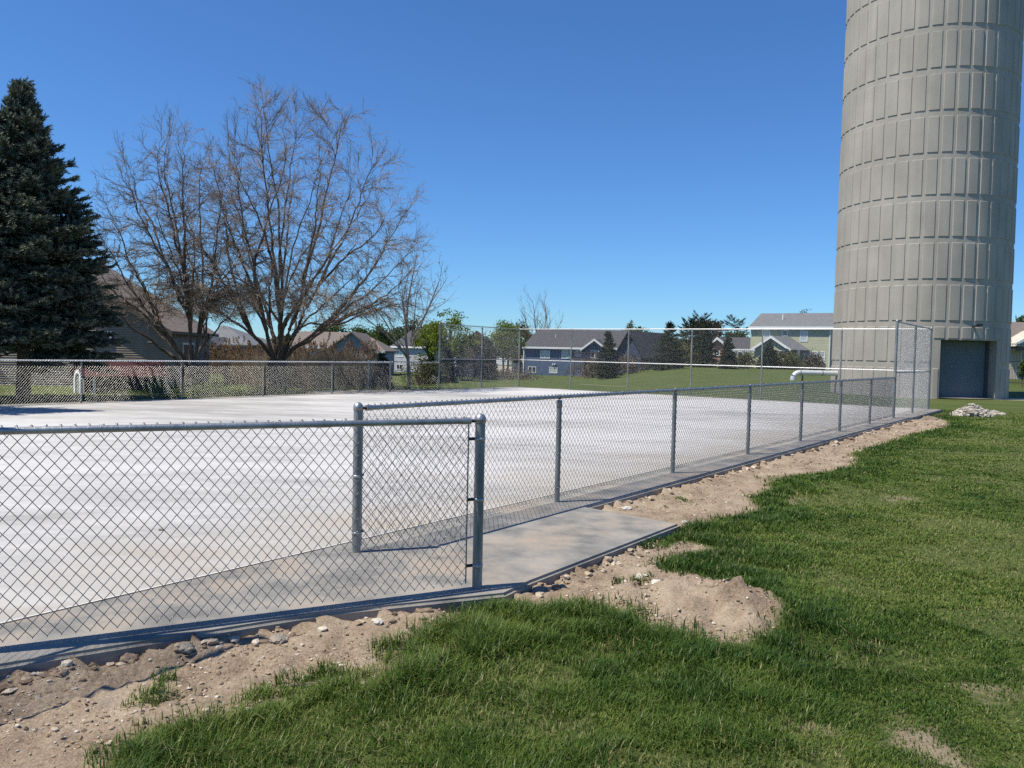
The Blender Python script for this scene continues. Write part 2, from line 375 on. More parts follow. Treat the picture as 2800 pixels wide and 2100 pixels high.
def dirtmask(x, y):
    wob = (fbm(x, y, 2.3, 5) - .5) * .30 + (fbm(x, y, 9, 8, 2) - .5) * .10
    d = polydist(x, y, DIRT); s = np.where(inpoly(x, y, DIRT), d, -d) + wob * .6
    return s
def patchmask(x, y):
    m = np.zeros(np.shape(x)); wob = (fbm(x, y, 3.1, 15) - .5) * .5 + (fbm(x, y, 12, 18, 2) - .5) * .25
    for P in PATCH:
        e = polydist(x, y, P); e = np.where(inpoly(x, y, P), e, -e) + wob; m = np.maximum(m, sstep(-.12, .22, e))
    return m
def make_ground():
    xs = np.concatenate([-np.geomspace(900, 9, 46), np.linspace(-8.9, -4, 30), np.arange(-3.95, 4.6, .045), np.linspace(4.65, 16, 110), np.geomspace(16.2, 900, 60)])
    ys = np.concatenate([np.linspace(-60, 1, 12), np.arange(1.1, 9.6, .045), np.linspace(9.66, 29, 150), np.geomspace(29.3, 1500, 90)])
    X, Y = np.meshgrid(xs, ys); Z = height(X, Y)
    near = (np.abs(X) < 30) & (Y < 40) & (Y > 0)
    dm = np.full(X.shape, -1.0); dm[near] = dirtmask(X[near], Y[near])
    dk = sstep(-.05, .06, dm); pmk = np.zeros(X.shape); pmk[near] = patchmask(X[near], Y[near])
    rough = (fbm(X, Y, 3.5, 21) - .5) * .055 + (fbm(X, Y, 11, 22, 3) - .5) * .07 + np.maximum(0, fbm(X, Y, 16, 27, 2) - .56) * .10
    Z = Z + dk * rough
    for c, hgt, sx in ((MOUND, .13, .62), (MOUND2, .10, .42)):
        g = np.exp(-(((X - c[0]) / sx) ** 2 + ((Y - c[1]) / (sx * .62)) ** 2)); Z = Z + hgt * g * (1 + .5 * (fbm(X, Y, 7, 31) - .5)) + g * dk * (fbm(X, Y, 13, 35, 4) - .5) * .17
    # clods banked against the slab edge
    sd = polydist(X[near], Y[near], SLAB); Zn = Z[near]
    Zn = Zn + dk[near] * np.exp(-(sd / .16) ** 2) * np.clip(fbm(X[near], Y[near], 6, 41) - .42, 0, 1) * .16
    ins = inpoly(X[near], Y[near], SLAB)
    Zn = np.where(ins, np.minimum(Zn, -.15 - .1 * np.clip(sd, 0, 1)), Zn); Z[near] = Zn
    dr = sstep(-.3, .3, np.where(inpoly(X, Y, DRIVE), 1, -1) * polydist(X, Y, DRIVE) + (fbm(X, Y, 1.2, 9) - .5) * .8)
    ny, nx = X.shape; i = np.arange(ny - 1)[:, None] * nx + np.arange(nx - 1)[None, :]
    Fq = np.stack([i, i + 1, i + nx + 1, i + nx], -1).reshape(-1, 4)
    m, nt, p = newmat('lawn_and_soil'); p.inputs['Roughness'].default_value = .95; p.inputs['Specular IOR Level'].default_value = .15
    g = node(nt, "ShaderNodeNewGeometry")
    def noise(s, det=6, rough=.6, st=None):
        n = node(nt, "ShaderNodeTexNoise"); n.inputs['Scale'].default_value = s; n.inputs['Detail'].default_value = det; n.inputs['Roughness'].default_value = rough
        if st:
            mp = node(nt, "ShaderNodeMapping"); mp.inputs['Scale'].default_value = st; nt.links.new(g.outputs['Position'], mp.inputs[0]); nt.links.new(mp.outputs[0], n.inputs[0])
        else: nt.links.new(g.outputs['Position'], n.inputs[0])
        return n.outputs[0]
    def ramp(inp, pts):
        r = node(nt, "ShaderNodeValToRGB"); e = r.color_ramp.elements
        while len(e) < len(pts): e.new(.5)
        for i, (q, c) in enumerate(pts): e[i].position = q; e[i].color = c4(c)
        nt.links.new(inp, r.inputs[0]); return r.outputs[0]
    def mix(f, a, b):
        x = node(nt, "ShaderNodeMix", data_type='RGBA'); nt.links.new(f, x.inputs[0]); nt.links.new(a, x.inputs[6]); nt.links.new(b, x.inputs[7]); return x.outputs[2]
    green = ramp(noise(.35, 9, .7), [(.3, (.034, .064, .011)), (.5, (.062, .098, .019)), (.7, (.125, .130, .045))])
    fine = ramp(noise(26, 5, .7), [(.38, (.028, .040, .012)), (.52, (.085, .105, .030)), (.68, (.23, .19, .095))])
    x = node(nt, "ShaderNodeMix", data_type='RGBA'); x.inputs[0].default_value = .5; nt.links.new(green, x.inputs[6]); nt.links.new(fine, x.inputs[7]); lawn = x.outputs[2]
    soil = ramp(noise(2.2, 9, .72), [(.34, (.115, .08, .05)), (.46, (.245, .186, .125)), (.57, (.36, .292, .208)), (.70, (.44, .375, .285))])
    grit = ramp(noise(55, 4, .75), [(.32, (.12, .08, .056)), (.5, (.31, .235, .172)), (.68, (.50, .43, .35))])
    y = node(nt, "ShaderNodeMix", data_type='RGBA'); y.inputs[0].default_value = .45; nt.links.new(soil, y.inputs[6]); nt.links.new(grit, y.inputs[7]); soil2 = y.outputs[2]
    ad = node(nt, "ShaderNodeAttribute", attribute_name="dirt"); av = node(nt, "ShaderNodeAttribute", attribute_name="drive")
    c = mix(ad.outputs['Fac'], lawn, soil2)
    drv = ramp(noise(6, 6, .7), [(.35, (.36, .32, .26)), (.65, (.52, .47, .40))])
    c = mix(av.outputs['Fac'], c, drv)
    nt.links.new(c, p.inputs['Base Color'])
    bn = node(nt, "ShaderNodeBump"); bn.inputs['Strength'].default_value = .8; bn.inputs['Distance'].default_value = .018
    nt.links.new(noise(45, 6, .7), bn.inputs['Height']); nt.links.new(bn.outputs[0], p.inputs['Normal'])
    me = mesh_np('ground', np.stack([X, Y, Z], -1).reshape(-1, 3), [Fq], m, True, {'dirt': np.maximum(dk, .8 * pmk).ravel(), 'drive': dr.ravel()})
    tag(link('ground', me), kind='structure')
    from bisect import bisect
    def zat(x, y):
        xi = np.clip(np.searchsorted(xs, x) - 1, 0, nx - 2); yi = np.clip(np.searchsorted(ys, y) - 1, 0, ny - 2)
        fx = np.clip((x - xs[xi]) / (xs[xi + 1] - xs[xi]), 0, 1); fy = np.clip((y - ys[yi]) / (ys[yi + 1] - ys[yi]), 0, 1)
        return (Z[yi, xi] * (1 - fx) + Z[yi, xi + 1] * fx) * (1 - fy) + (Z[yi + 1, xi] * (1 - fx) + Z[yi + 1, xi + 1] * fx) * fy
    return zat
zat = make_ground()
def gz(x, y): return float(zat(np.array([x]), np.array([y]))[0])

# ------------------------------------------------------------------ fences
PWD, PHT = .0715, .0872
_pan = {}
def panel_mesh(L, z0, z1, rad, sides, mat, key):
    k = (round(L, 3), round(z0, 3), round(z1, 3), rad, sides, key)
    if k in _pan: return _pan[k]
    n = max(1, int(round(L / (PWD / 2)))); pw = L / n; rows = int(round((z1 - z0) / (PHT / 2))); ph = (z1 - z0) / rows
    j = np.arange(rows + 1); paths = []
    loc = random.Random(5)
    for i in range(n):
        x = (i + .5) * pw + np.where((j + i) % 2 == 0, -.5, .5) * pw
        y = np.where((j + i) % 2 == 0, -rad * .9, rad * .9)
        wz = np.array([loc.uniform(-1, 1) * .0016 for _ in j]); wx = np.array([loc.uniform(-1, 1) * .0010 for _ in j])
        pts = np.stack([x + wx, y, z0 + j * ph + wz], -1)
        # round the bends: three points at every node
        if sides > 3:
            a = pts[:-1] + (pts[1:] - pts[:-1]) * .04; b = pts[:-1] + (pts[1:] - pts[:-1]) * .96
            q = [pts[0] + np.array([0, 0, -.006])]
            for t in range(len(a)): q += [a[t], b[t]]
            # knuckle: the wire end folds back over the top
            e = pts[-1]; q += [e + np.array([0, 0, .003]), e + np.array([-.005, .004, .007]), e + np.array([-.012, .003, .001])]
            pts = np.array(q)
        paths.append(pts)
    V, Fq = tubes(paths, [rad] * len(paths), sides)
    me = mesh_np('mesh_panel', V, [Fq], mat, sides > 3); _pan[k] = me; return me
def cyl_mesh(name, r, z0, z1, n, mat):
    return MB().lathe([(r, z0), (r, z1)], n=n).mesh(name, mat, True)
def fence(label, A, B, H, terms, lines, mid=None, side=1, rad=.0021, sides=4, detail=0, rail_r=.021, pr=.03, tr=.036, wmat='wire', mat='galv', rail_ends=(0, 0), group=None, extra=()):
    """terms / lines: distances along A-B of the end posts (capped) and line posts; mesh hangs on +side"""
    A = np.array(A); B = np.array(B); d = B - A; L = float(np.hypot(*d)); rz = math.atan2(d[1], d[0])
    root = empty('chain_link_fence', (A[0], A[1], 0), rz, label, 'fence', group)
    nseg = 20 if detail else 10
    top = H + .017 if H < 2 else H + .03
    tm = lm = None
    for s in terms:
        if tm is None:
            tm = MB().lathe([(tr, -.05), (tr, top)], n=nseg).mesh('post', M_['galv_post'], True)
            tm.set_sharp_from_angle(angle=R(40))
            cm = MB().lathe([(tr + .004, top - .022), (tr + .005, top - .004), (tr + .004, top), (tr * .98, top + .012), (tr * .75, top + .026), (tr * .35, top + .034), (.002, top + .036)], n=nseg).mesh('cap', M_['galv'], True)
            bm_ = MB().lathe([(tr + .0035, -.011), (tr + .0035, .011)], n=nseg).mesh('band', M_['galv'], True)
        p = link('post', tm, root, (s, 0, 0)); link('cap', cm, p)
        if detail:
            for zb in (H - .005, H - .13, H * .53, .16): link('band', bm_, p, (0, 0, zb))
    for s in lines:
        if lm is None:
            lm = MB().lathe([(pr, -.05), (pr, H - .05)], n=nseg).mesh('post', M_['galv_post'], True)
            try: lm.set_sharp_from_angle(angle=R(40))
            except Exception: pass
            b = MB().lathe([(pr + .0035, H - .12), (pr + .004, H - .045), (pr * .8, H - .036)], n=nseg)
            t = np.linspace(0, 2 * np.pi, 13); b.tube([(0, math.cos(q) * (rail_r + .006), H + math.sin(q) * (rail_r + .006)) for q in t], .006, 6, False)
            em = b.mesh('cap', M_['galv_post'], True)
        p = link('post', lm, root, (s, 0, 0)); link('cap', em, p)
    r0, r1 = rail_ends
    rb = MB().tube([(r0, 0, H), (L - r1, 0, H)], rail_r, nseg)
    if detail:   # sleeves where rail lengths join
        for s in detail_sleeves(L): rb.tube([(s - .05, 0, H), (s + .05, 0, H)], rail_r + .0022, nseg)
        for e, sg, on in ((r0, 1, r0 > 0), (L - r1, -1, r1 > 0)):
            if on: rb.tube([(e - sg * .012, 0, H), (e + sg * .055, 0, H)], rail_r + .004, nseg)
    o = rb.build('top_rail', M_[mat], root, True, local=True)
    if mid: MB().tube([(0, 0, mid), (L, 0, mid)], rail_r * .95, nseg).build('middle_rail', M_[mat], root, True, local=True)
    all_s = sorted(set(list(terms) + list(lines) + list(extra)))
    y = side * (rail_r + .006)
    for a, b in zip(all_s[:-1], all_s[1:]):
        a2 = a + (.075 if a in terms and detail else 0); b2 = b - (.075 if b in terms and detail else 0)
        me = panel_mesh(b2 - a2, .028, H + .022, rad, sides, M_[wmat], wmat)
        link('mesh_panel', me, root, (a2, y, 0))
    if detail:
        tb = MB().box((-.0045, -.002, .03), (.0045, .003, H - .01)).mesh('tension_bar', M_['galv_post'])
        fb = MB().box((0, -.004, -.011), (.085, .004, .011)).box((-.006, -.010, -.006), (.012, .010, .006)).mesh('clamp', M_['dark_metal'])
        eb = MB().tube([(0, 0, 0), (.05, 0, 0)], .012, 8).mesh('rail_clamp', M_['dark_metal'], True)
        for s in terms:
            sg = -1 if s > L / 2 else 1
            link('tension_bar', tb, root, (s + sg * .078, y, 0))
            for zb in (H - .13, H * .53, .16):
                c = link('clamp', fb, root, (s + sg * .078, y * .6, zb)); c.rotation_euler = (0, 0, 0 if sg < 0 else math.pi)
            c = link('rail_clamp', eb, root, (s + sg * .035, 0, H)); c.rotation_euler = (0, 0, 0 if sg > 0 else math.pi)
        t = np.linspace(-.5, 4.4, 12)
        tie = MB().tube([(.002 * k, math.cos(q) * (rail_r + .004), math.sin(q) * (rail_r + .004)) for k, q in enumerate(t)] + [(.03, y + .004, -.04)], .0021, 5).mesh('tie_wire', M_['galv'], True)
        s = .28
        while s < L - .1:
            if all(abs(s - q) > .1 for q in all_s): link('tie_wire', tie, root, (s, 0, H))
            s += .43 + .14 * rnd.random()
        tie2 = MB().tube([(math.cos(q) * (pr + .003), math.sin(q) * (pr + .003), .004 * k) for k, q in enumerate(np.linspace(-3.4, 1.0, 12))] + [(-.05, y, .0)], .0021, 5).mesh('tie_wire', M_['galv'], True)
        for s in lines:
            for zb in (.17, .52, .86): link('tie_wire', tie2, root, (s, 0, zb + rnd.uniform(-.03, .03)))
    return root
def detail_sleeves(L): return [q for q in (2.05, 8.4, 14.7) if q < L - .4]

T0 = uv(-2.96, 0); P0 = uv(-.108, -1.396); LF = float(np.hypot(*(P0 - T0)))
fence('nearest low chain-link fence piece, cut off by the left edge, ending at a domed post', T0, P0, H4, [LF], [], side=1, sides=5, rad=.0024, detail=1, rail_ends=(.04, .09), extra=[0])
fence('long low chain-link fence along the dirt strip from the entry gap to the tall corner', uv(0, 0), uv(UT1, 0), H4, [0], [BAY * i for i in range(1, 7)], side=1, sides=4, rad=.0025, detail=1, rail_ends=(.10, 0), extra=[UT1 - .05])
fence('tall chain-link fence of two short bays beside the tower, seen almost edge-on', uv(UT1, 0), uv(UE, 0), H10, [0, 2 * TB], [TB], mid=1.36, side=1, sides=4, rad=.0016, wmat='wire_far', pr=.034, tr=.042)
fence('tall chain-link fence across the back with bright top and middle rails', uv(UE, 0), uv(UE, WID), H10, [WID], [BB * i for i in range(1, 6)], mid=1.36, mat='galv_sunlit', side=1, sides=3, rad=.0017, wmat='wire_far', pr=.033, tr=.042, extra=[0])
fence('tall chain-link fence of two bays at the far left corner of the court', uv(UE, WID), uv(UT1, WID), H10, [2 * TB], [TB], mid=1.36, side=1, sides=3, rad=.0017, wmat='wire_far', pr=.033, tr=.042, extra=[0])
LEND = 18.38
fence('low chain-link fence along the left side in front of the bare trees', uv(LEND, WID), uv(.09, WID), H4, [0], [BAY * i for i in range(1, 7)], side=1, sides=3, rad=.0016, wmat='wire_mid', pr=.027, mat='galv_sunlit')
fence('short low chain-link entry piece behind the far gap, by the young thin tree', uv(*rot180((-2.96, 0))), uv(*rot180((-.108, -1.396))), H4, [LF], [], side=1, sides=3, rad=.0021, extra=[0])
fence('tall chain-link fence left of the view that shades the dirt beside the slab', uv(UC * 2 - UE, 0), T0, H10, [5.93], [TB, 0], mid=1.36, side=1, sides=4, rad=.0022, pr=.034, tr=.042)

# ------------------------------------------------------------------ tower
TC = np.array([21.77, 42.56]); TR = 4.23
def tower():
    root = empty('water_tower', (TC[0], TC[1], 0), 0, 'tall round grey concrete tower with rows of raised panels and a roller door', 'tower')
    zb, zt = -.6, 36.0
    con = tower_mat()
    rad = lambda z: TR - .0045 * max(z, 0)
    def pt(a, z, dr=0):   # a: degrees from the side facing -Y, positive to the right
        t = math.radians(a); r = rad(z) + dr
        return (r * math.sin(t), -r * math.cos(t), z)
    dl, drr, dtop = -13.4, 28.2, 2.80       # door opening
    # angle grid containing the panel and door edges
    n = 42; step = 360 / n; a0 = -.7
    angs = sorted(set([round(a0 + k * step - 180 + e, 4) for k in range(n) for e in (0, 3.4)] + [dl, drr]))
    angs = [a for i, a in enumerate(angs)]
    rows = []
    z = 1.70
    while z < zt - 2: rows.append((z, z + 1.732)); z += 2.032
    zs = sorted(set([zb, -.05, dtop, zt] + [round(z, 3) for r in rows for z in r] + [1.395]))
    mb = MB(); idx = {}
    V = []
    for i, a in enumerate(angs):
        for j, z in enumerate(zs): idx[i, j] = len(V); V.append(pt(a, z))
    F = []
    na = len(angs)
    for i in range(na):
        i2 = (i + 1) % na; am = (angs[i] + (angs[i2] if i2 else angs[0] + 360)) / 2
        for j in range(len(zs) - 1):
            zm = (zs[j] + zs[j + 1]) / 2
            if dl < am < drr and zm < dtop: continue
            F.append((idx[i, j], idx[i2, j], idx[i2, j + 1], idx[i, j + 1]))
    mb.add(V, F)
    top = [idx[i, len(zs) - 1] for i in range(na)]; mb.F.setdefault(na, []).append(top)
    # raised panels with bevelled edges
    pw = 6.85; th = .032; bv = .032
    def panel(al, ar, z0, z1):
        K = 4; bva = math.degrees(bv / TR); out = []
        A = [al + (ar - al) * k / K for k in range(K + 1)]; Ai = [al + bva + (ar - al - 2 * bva) * k / K for k in range(K + 1)]
        V = [pt(a, z0, -.01) for a in A] + [pt(a, z1, -.01) for a in A] + [pt(a, z0 + bv * .5, th) for a in Ai] + [pt(a, z1 - bv * .8, th) for a in Ai]
        m = K + 1; F = []
        for k in range(K):
            F.append((2 * m + k, 2 * m + k + 1, 3 * m + k + 1, 3 * m + k)); F.append((k, k + 1, 2 * m + k + 1, 2 * m + k)); F.append((3 * m + k, 3 * m + k + 1, m + k + 1, m + k))
        F.append((0, 2 * m, 3 * m, m)); F.append((K, m + K, 3 * m + K, 2 * m + K))
        mb.add(V, F)
    allrows = [(-.4, 1.395)] + rows
    for k in range(n):
        al = a0 + k * step - 180; ar = al + pw
        al_n = al; ar_n = ar
        for (z0, z1) in allrows:
            if ar > dl - .5 and al < drr + .6:
                if z1 < dtop + .05: 
                    if al < dl - 1.0 and ar < dl + 4: panel(al, min(ar, dl - .5), z0, z1)
                    continue
                if z0 < dtop: panel(al, ar, dtop + .06, z1); continue
            panel(al, ar, z0, z1)
    o = mb.build('shaft', con, root, local=True)
    # door recess
    dirc = math.radians((dl + drr) / 2); fx = np.array([math.cos(dirc), math.sin(dirc), 0]); fn = np.array([math.sin(dirc), -math.cos(dirc), 0])
    hw = TR * math.sin(math.radians((drr - dl) / 2)); chord = TR * math.cos(math.radians((drr - dl) / 2))
    def q(s, n_, z): p = fx * s + fn * n_; return (p[0], p[1], z)
    dep = chord - .62
    rb = MB()
    Lf, Rt = pt(dl, 0), pt(drr, 0)
    def wallq(a, b, z0, z1, rev=False):
        f = (0, 1, 2, 3) if not rev else (3, 2, 1, 0)
        rb.add([(a[0], a[1], z0), (b[0], b[1], z0), (b[0], b[1], z1), (a[0], a[1], z1)], [f])
    li = q(-hw + .0, dep, 0); ri = q(hw - .0, dep, 0)
    wallq(Lf, li, -.5, dtop); wallq(ri, Rt, -.5, dtop)
    # lintel soffit following the curve
    K = 8; arc = [pt(dl + (drr - dl) * k / K, dtop) for k in range(K + 1)]
    rb.add(arc + [(li[0], li[1], dtop), (ri[0], ri[1], dtop)], [tuple(range(K + 1)) + (K + 2, K + 1)])
    rb.add([q(-hw, dep - .05, -.5), q(hw, dep - .05, -.5), q(hw, dep - .05, dtop), q(-hw, dep - .05, dtop)], [(0, 1, 2, 3)])
    arc0 = [pt(dl + (drr - dl) * k / K, -.03) for k in range(K + 1)]
    rb.add(arc0 + [(ri[0], ri[1], -.03), (li[0], li[1], -.03)], [tuple(range(K + 3))])
    rb.build('door_recess', con, root, local=True)
    # roller door: corrugated slats
    ns = 44; prof = []
    for k in range(ns * 4 + 1):
        z = -.02 + (dtop - .02) * k / (ns * 4); prof.append((z, .016 * math.sin(k / 4 * 2 * math.pi)))
    sL, sR = -hw + .03, hw - .18
    V = [q(sL, dep + .06 + d, z) for z, d in prof] + [q(sR, dep + .06 + d, z) for z, d in prof]; m = len(prof)
    rd = MB().add(V, [(k, k + m, k + m + 1, k + 1) for k in range(m - 1)])
    rd.build('roller_door', pm('blue_grey_steel', (.165, .19, .205), (.19, .215, .23), scale=.8, rough=.6, spec=.3), root, smooth=True, local=True)
    fr = MB()
    for s0, s1 in ((sR, sR + .10),):
        c = [q(s0, dep - .02, 0), q(s1, dep - .02, 0), q(s1, dep + .16, 0), q(s0, dep + .16, 0)]
        fr.prism([(x, y, -.03) for x, y, _ in c], (0, 0, dtop))
    fr.build('door_frame', pm('dark_door_track', (.06, .075, .09), rough=.5), root, local=True)
    sd = MB().prism([q(sL, dep + .03, -.03), q(sR, dep + .03, -.03), q(sR, dep + .11, -.03), q(sL, dep + .11, -.03)], (0, 0, .09))
    # flood light above the door
    lb = MB(); a = pt(7.0, 3.47, .04); d = np.array([math.sin(R(7)), -math.cos(R(7)), 0]); t = np.array([math.cos(R(7)), math.sin(R(7)), 0])
    p0 = np.array(a); lb.tube([p0, p0 + d * .28, p0 + d * .34 + np.array([0, 0, -.02])], .022, 8)
    h = p0 + d * .34
    lb.prism([h - t * .14 + d * -.06, h + t * .14 + d * -.06, h + t * .14 + d * .12 + np.array([0, 0, .03]), h - t * .14 + d * .12 + np.array([0, 0, .03])], (0, 0, .075))
    lb.lathe([(.07, -.03), (.07, .03)], tuple(p0 - np.array([0, 0, 0])), 10)
    lb.build('floodlight', pm('dark_bronze_lamp', (.03, .028, .026), rough=.5), root, local=True)
    return root
def tower_mat():
    m = pm('weathered_concrete', (.315, .29, .25), (.39, .36, .313), scale=.55, rough=.85, bump=.25, bscale=30, detail=9, stretch=(1, 1, .7))
    nt = m.node_tree; p = nt.nodes["Principled BSDF"]; old = p.inputs['Base Color'].links[0].from_socket
    tc = node(nt, "ShaderNodeTexCoord"); mp = node(nt, "ShaderNodeMapping"); mp.inputs['Scale'].default_value = (2.2, 2.2, .16)
    nt.links.new(tc.outputs['Object'], mp.inputs[0])
    n = node(nt, "ShaderNodeTexNoise"); n.inputs['Scale'].default_value = 1.4; n.inputs['Detail'].default_value = 8; nt.links.new(mp.outputs[0], n.inputs[0])
    r = node(nt, "ShaderNodeMapRange"); r.inputs[1].default_value = .35; r.inputs[2].default_value = .7; r.inputs[3].default_value = .93; r.inputs[4].default_value = 1.05
    nt.links.new(n.outputs[0], r.inputs[0])
    x = node(nt, "ShaderNodeVectorMath", operation='SCALE'); nt.links.new(old, x.inputs[0]); nt.links.new(r.outputs[0], x.inputs[3])
    nt.links.new(x.outputs[0], p.inputs['Base Color']); return m
tower()

# overflow pipe beside the tower
def pipe():
    Y = 42.6; a = at(2286, 1022, Y); b = at(2182, 1020, Y); z = (a[2] + b[2]) / 2 + .02
    pr = .145; root = empty('overflow_pipe', (b[0], Y, gz(b[0], Y)), 0, 'silver overflow pipe leaving the tower and bending down to the lawn', 'pipe')
    xr = a[0] + .25
    path = [(xr, Y, z), (b[0] + .1, Y, z)]
    for k in range(1, 9):
        t = math.pi / 2 * k / 8; path.append((b[0] + .1 - .36 * math.sin(t), Y, z - .36 * (1 - math.cos(t))))
    path += [(b[0] - .26, Y, z - .42)]
    MB().tube(path, pr, 18).build('pipe_run', pm('silver_pipe', (.60, .61, .62), (.74, .75, .76), scale=2, rough=.35, metal=.35), root, True)
    for x in (b[0] + .12, a[0] - .75): MB().tube([(x - .02, Y, z), (x + .02, Y, z)], pr + .012, 18).build('coupling', M_['galv_post'], root, True)
    for x in (b[0] + .25, a[0] + .08):
        s = MB(); g = gz(x, Y); s.box((x - .035, Y - .035, g - .1), (x + .035, Y + .035, z - pr * .9)); s.box((x - .14, Y - .14, g - .1), (x + .14, Y + .14, g + .03))
        s.build('support_leg', M_['dark_metal'], root)
pipe()

# ------------------------------------------------------------------ vegetation helpers
def children_of(P, Rr, k, t0, t1, ang, lenf, nseg, radf, wob, up, seed, azflat=None):
    """P (m,n,3) parent paths -> (m*k,nseg+1,3) child paths and radii"""
    g = np.random.default_rng(seed); m, n, _ = P.shape
    t = (t0 + (t1 - t0) * (np.arange(k)[None, :] + g.random((m, k))) / k) * (n - 1)
    i = np.clip(t.astype(int), 0, n - 2); f = (t - i)[..., None]
    mi = np.arange(m)[:, None]
    S = P[mi, i] * (1 - f) + P[mi, i + 1] * f; T = P[mi, i + 1] - P[mi, i]
    seglen = np.linalg.norm(T, axis=2, keepdims=True); T = T / (seglen + 1e-9)
    pl = np.linalg.norm(np.diff(P, axis=1), axis=2).sum(1)[:, None]
    r0 = (Rr[mi, i] * (1 - f[..., 0]) + Rr[mi, i + 1] * f[..., 0]) * radf
    S = S.reshape(-1, 3); T = T.reshape(-1, 3); r0 = r0.reshape(-1); frac = (t / (n - 1)).reshape(-1)
    L = (pl * lenf * (1.05 - .55 * t / (n - 1)) * (.6 + .8 * g.random((m, k)))).reshape(-1)
    rv = g.normal(size=S.shape); rv -= (rv * T).sum(1, keepdims=True) * T; rv /= np.linalg.norm(rv, axis=1, keepdims=True) + 1e-9
    a = np.radians(ang[0] + (ang[1] - ang[0]) * g.random(len(S)))[:, None]
    D = T * np.cos(a) + rv * np.sin(a)
    out = [S]; cur = S.copy(); d = D
    for s in range(nseg):
        d = d + wob * g.normal(size=d.shape) + np.array([0, 0, up]); d /= np.linalg.norm(d, axis=1, keepdims=True)
        cur = cur + d * (L / nseg)[:, None]; out.append(cur)
    Q = np.stack(out, 1); tap = np.linspace(1, .25, nseg + 1)[None, :]
    return Q, r0[:, None] * tap
def quads_at(C, size, g, aspect=.6, flat=0.0, updir=None):
    """leaf-sized quads centred at C with random orientation"""
    n = len(C); a = g.normal(size=(n, 3)); a /= np.linalg.norm(a, axis=1, keepdims=True)
    b = g.normal(size=(n, 3)); b[:, 2] *= (1 - flat)
    b -= (a * b).sum(1, keepdims=True) * a; b /= np.linalg.norm(b, axis=1, keepdims=True) + 1e-9
    s = (size * (.6 + .8 * g.random(n)))[:, None] if np.ndim(size) == 0 else size[:, None]
    V = np.stack([C - a * s * .5, C + b * s * .5 * aspect, C + a * s * .5, C - b * s * .5 * aspect], 1).reshape(-1, 3)
    return V, np.arange(4 * n).reshape(-1, 4)
def trunk_mesh(base, h, r, lean=(0, 0), n=8, seed=0, nseg=7):
    g = np.random.default_rng(seed); p = [np.array(base, float)]; wl = h / nseg
    for i in range(nseg): p.append(p[-1] + np.array([lean[0] * wl + g.normal() * wl * .05, lean[1] * wl + g.normal() * wl * .05, wl]))
    P = np.array(p); rr = r * np.linspace(1, .35, nseg + 1); rr[0] *= 1.25
    return P, rr
def bare_tree(base, stems, label, seed, mat_t='bark', mat_c='twig', levels=((5, .30, .95, (22, 48), .42, 7, .55, .10, .05), (5, .25, .97, (22, 55), .45, 5, .5, .13, .05), (4, .25, .98, (22, 60), .5, 4, .55, .15, .05)),
              stump=None, group=None, buds=None, minr=.0035, name='bare_tree'):
    """stems: list of (azimuth deg, start angle from vertical deg, length, radius, curve up, start height)"""
    base = np.array(base, float); g = np.random.default_rng(seed)
    root = empty(name, tuple(base), 0, label, 'tree', group)
    paths, rads = [], []; n = 12
    for (az, el, L, r, up, z0) in stems:
        d = np.array([math.cos(R(az)) * math.sin(R(el)), math.sin(R(az)) * math.sin(R(el)), math.cos(R(el))])
        cur = base + np.array([d[0] * .15, d[1] * .15, z0]); P = [cur]
        for s in range(n):
            d = d + g.normal(size=3) * .075 + np.array([0, 0, up]); d /= np.linalg.norm(d); cur = cur + d * L / n; P.append(cur)
        paths.append(np.array(P)); rads.append(r * (np.linspace(1, .12, n + 1) ** .9))
    mb = MB()
    if stump:
        P, rr = trunk_mesh(base - np.array([0, 0, .3]), stump[0] + .3, stump[1], stump[2] if len(stump) > 2 else (0, 0), seed=seed)
        rr = np.linspace(1.15, .8, len(P)) * stump[1]; V, Fq = tubes([P], [rr], 12); mb.addn(V, [Fq])
    V, Fq = tubes(paths, rads, 8); mb.addn(V, [Fq])
    P = np.array(paths); Rr = np.array(rads); cr = MB(); lastP = None
    for li, (k, t0, t1, ang, lf, ns, rf, wob, up) in enumerate(levels):
        Q, Rq = children_of(P, Rr, k, t0, t1, ang, lf, ns, rf, wob, up, seed * 31 + li)
        Rq = np.maximum(Rq, minr * np.linspace(1, .6, Rq.shape[1]))
        V, Fq = tubes(list(Q), list(Rq), 5 if li == 0 else 3)
        (mb if li == 0 else cr).addn(V, [Fq])
        if li == 0 and len(levels) > 1: P, Rr = np.concatenate([Q, P[:, ::2][:, :Q.shape[1]] if P[:, ::2].shape[1] >= Q.shape[1] else P[:, :Q.shape[1]]]), np.concatenate([Rq, Rr[:, ::2][:, :Q.shape[1]] if Rr[:, ::2].shape[1] >= Q.shape[1] else Rr[:, :Q.shape[1]]])
        else: P, Rr = Q, Rq
    mb.build('trunk', M_[mat_t], root, True)
    co = cr.build('crown', M_[mat_c], root)
    if buds:
        tips = P.reshape(-1, 3)[g.random(P.shape[0] * P.shape[1]) < buds[0]]
        tips = tips + g.normal(size=tips.shape) * .03
        V, Fq = quads_at(tips, buds[1], g, .7); V = V - base
        link('bud', mesh_np('bud', V, [Fq], M_[buds[2]], False, {'tint': np.repeat(g.random(len(tips)), 4)}), root)['kind'] = 'stuff'
    return root
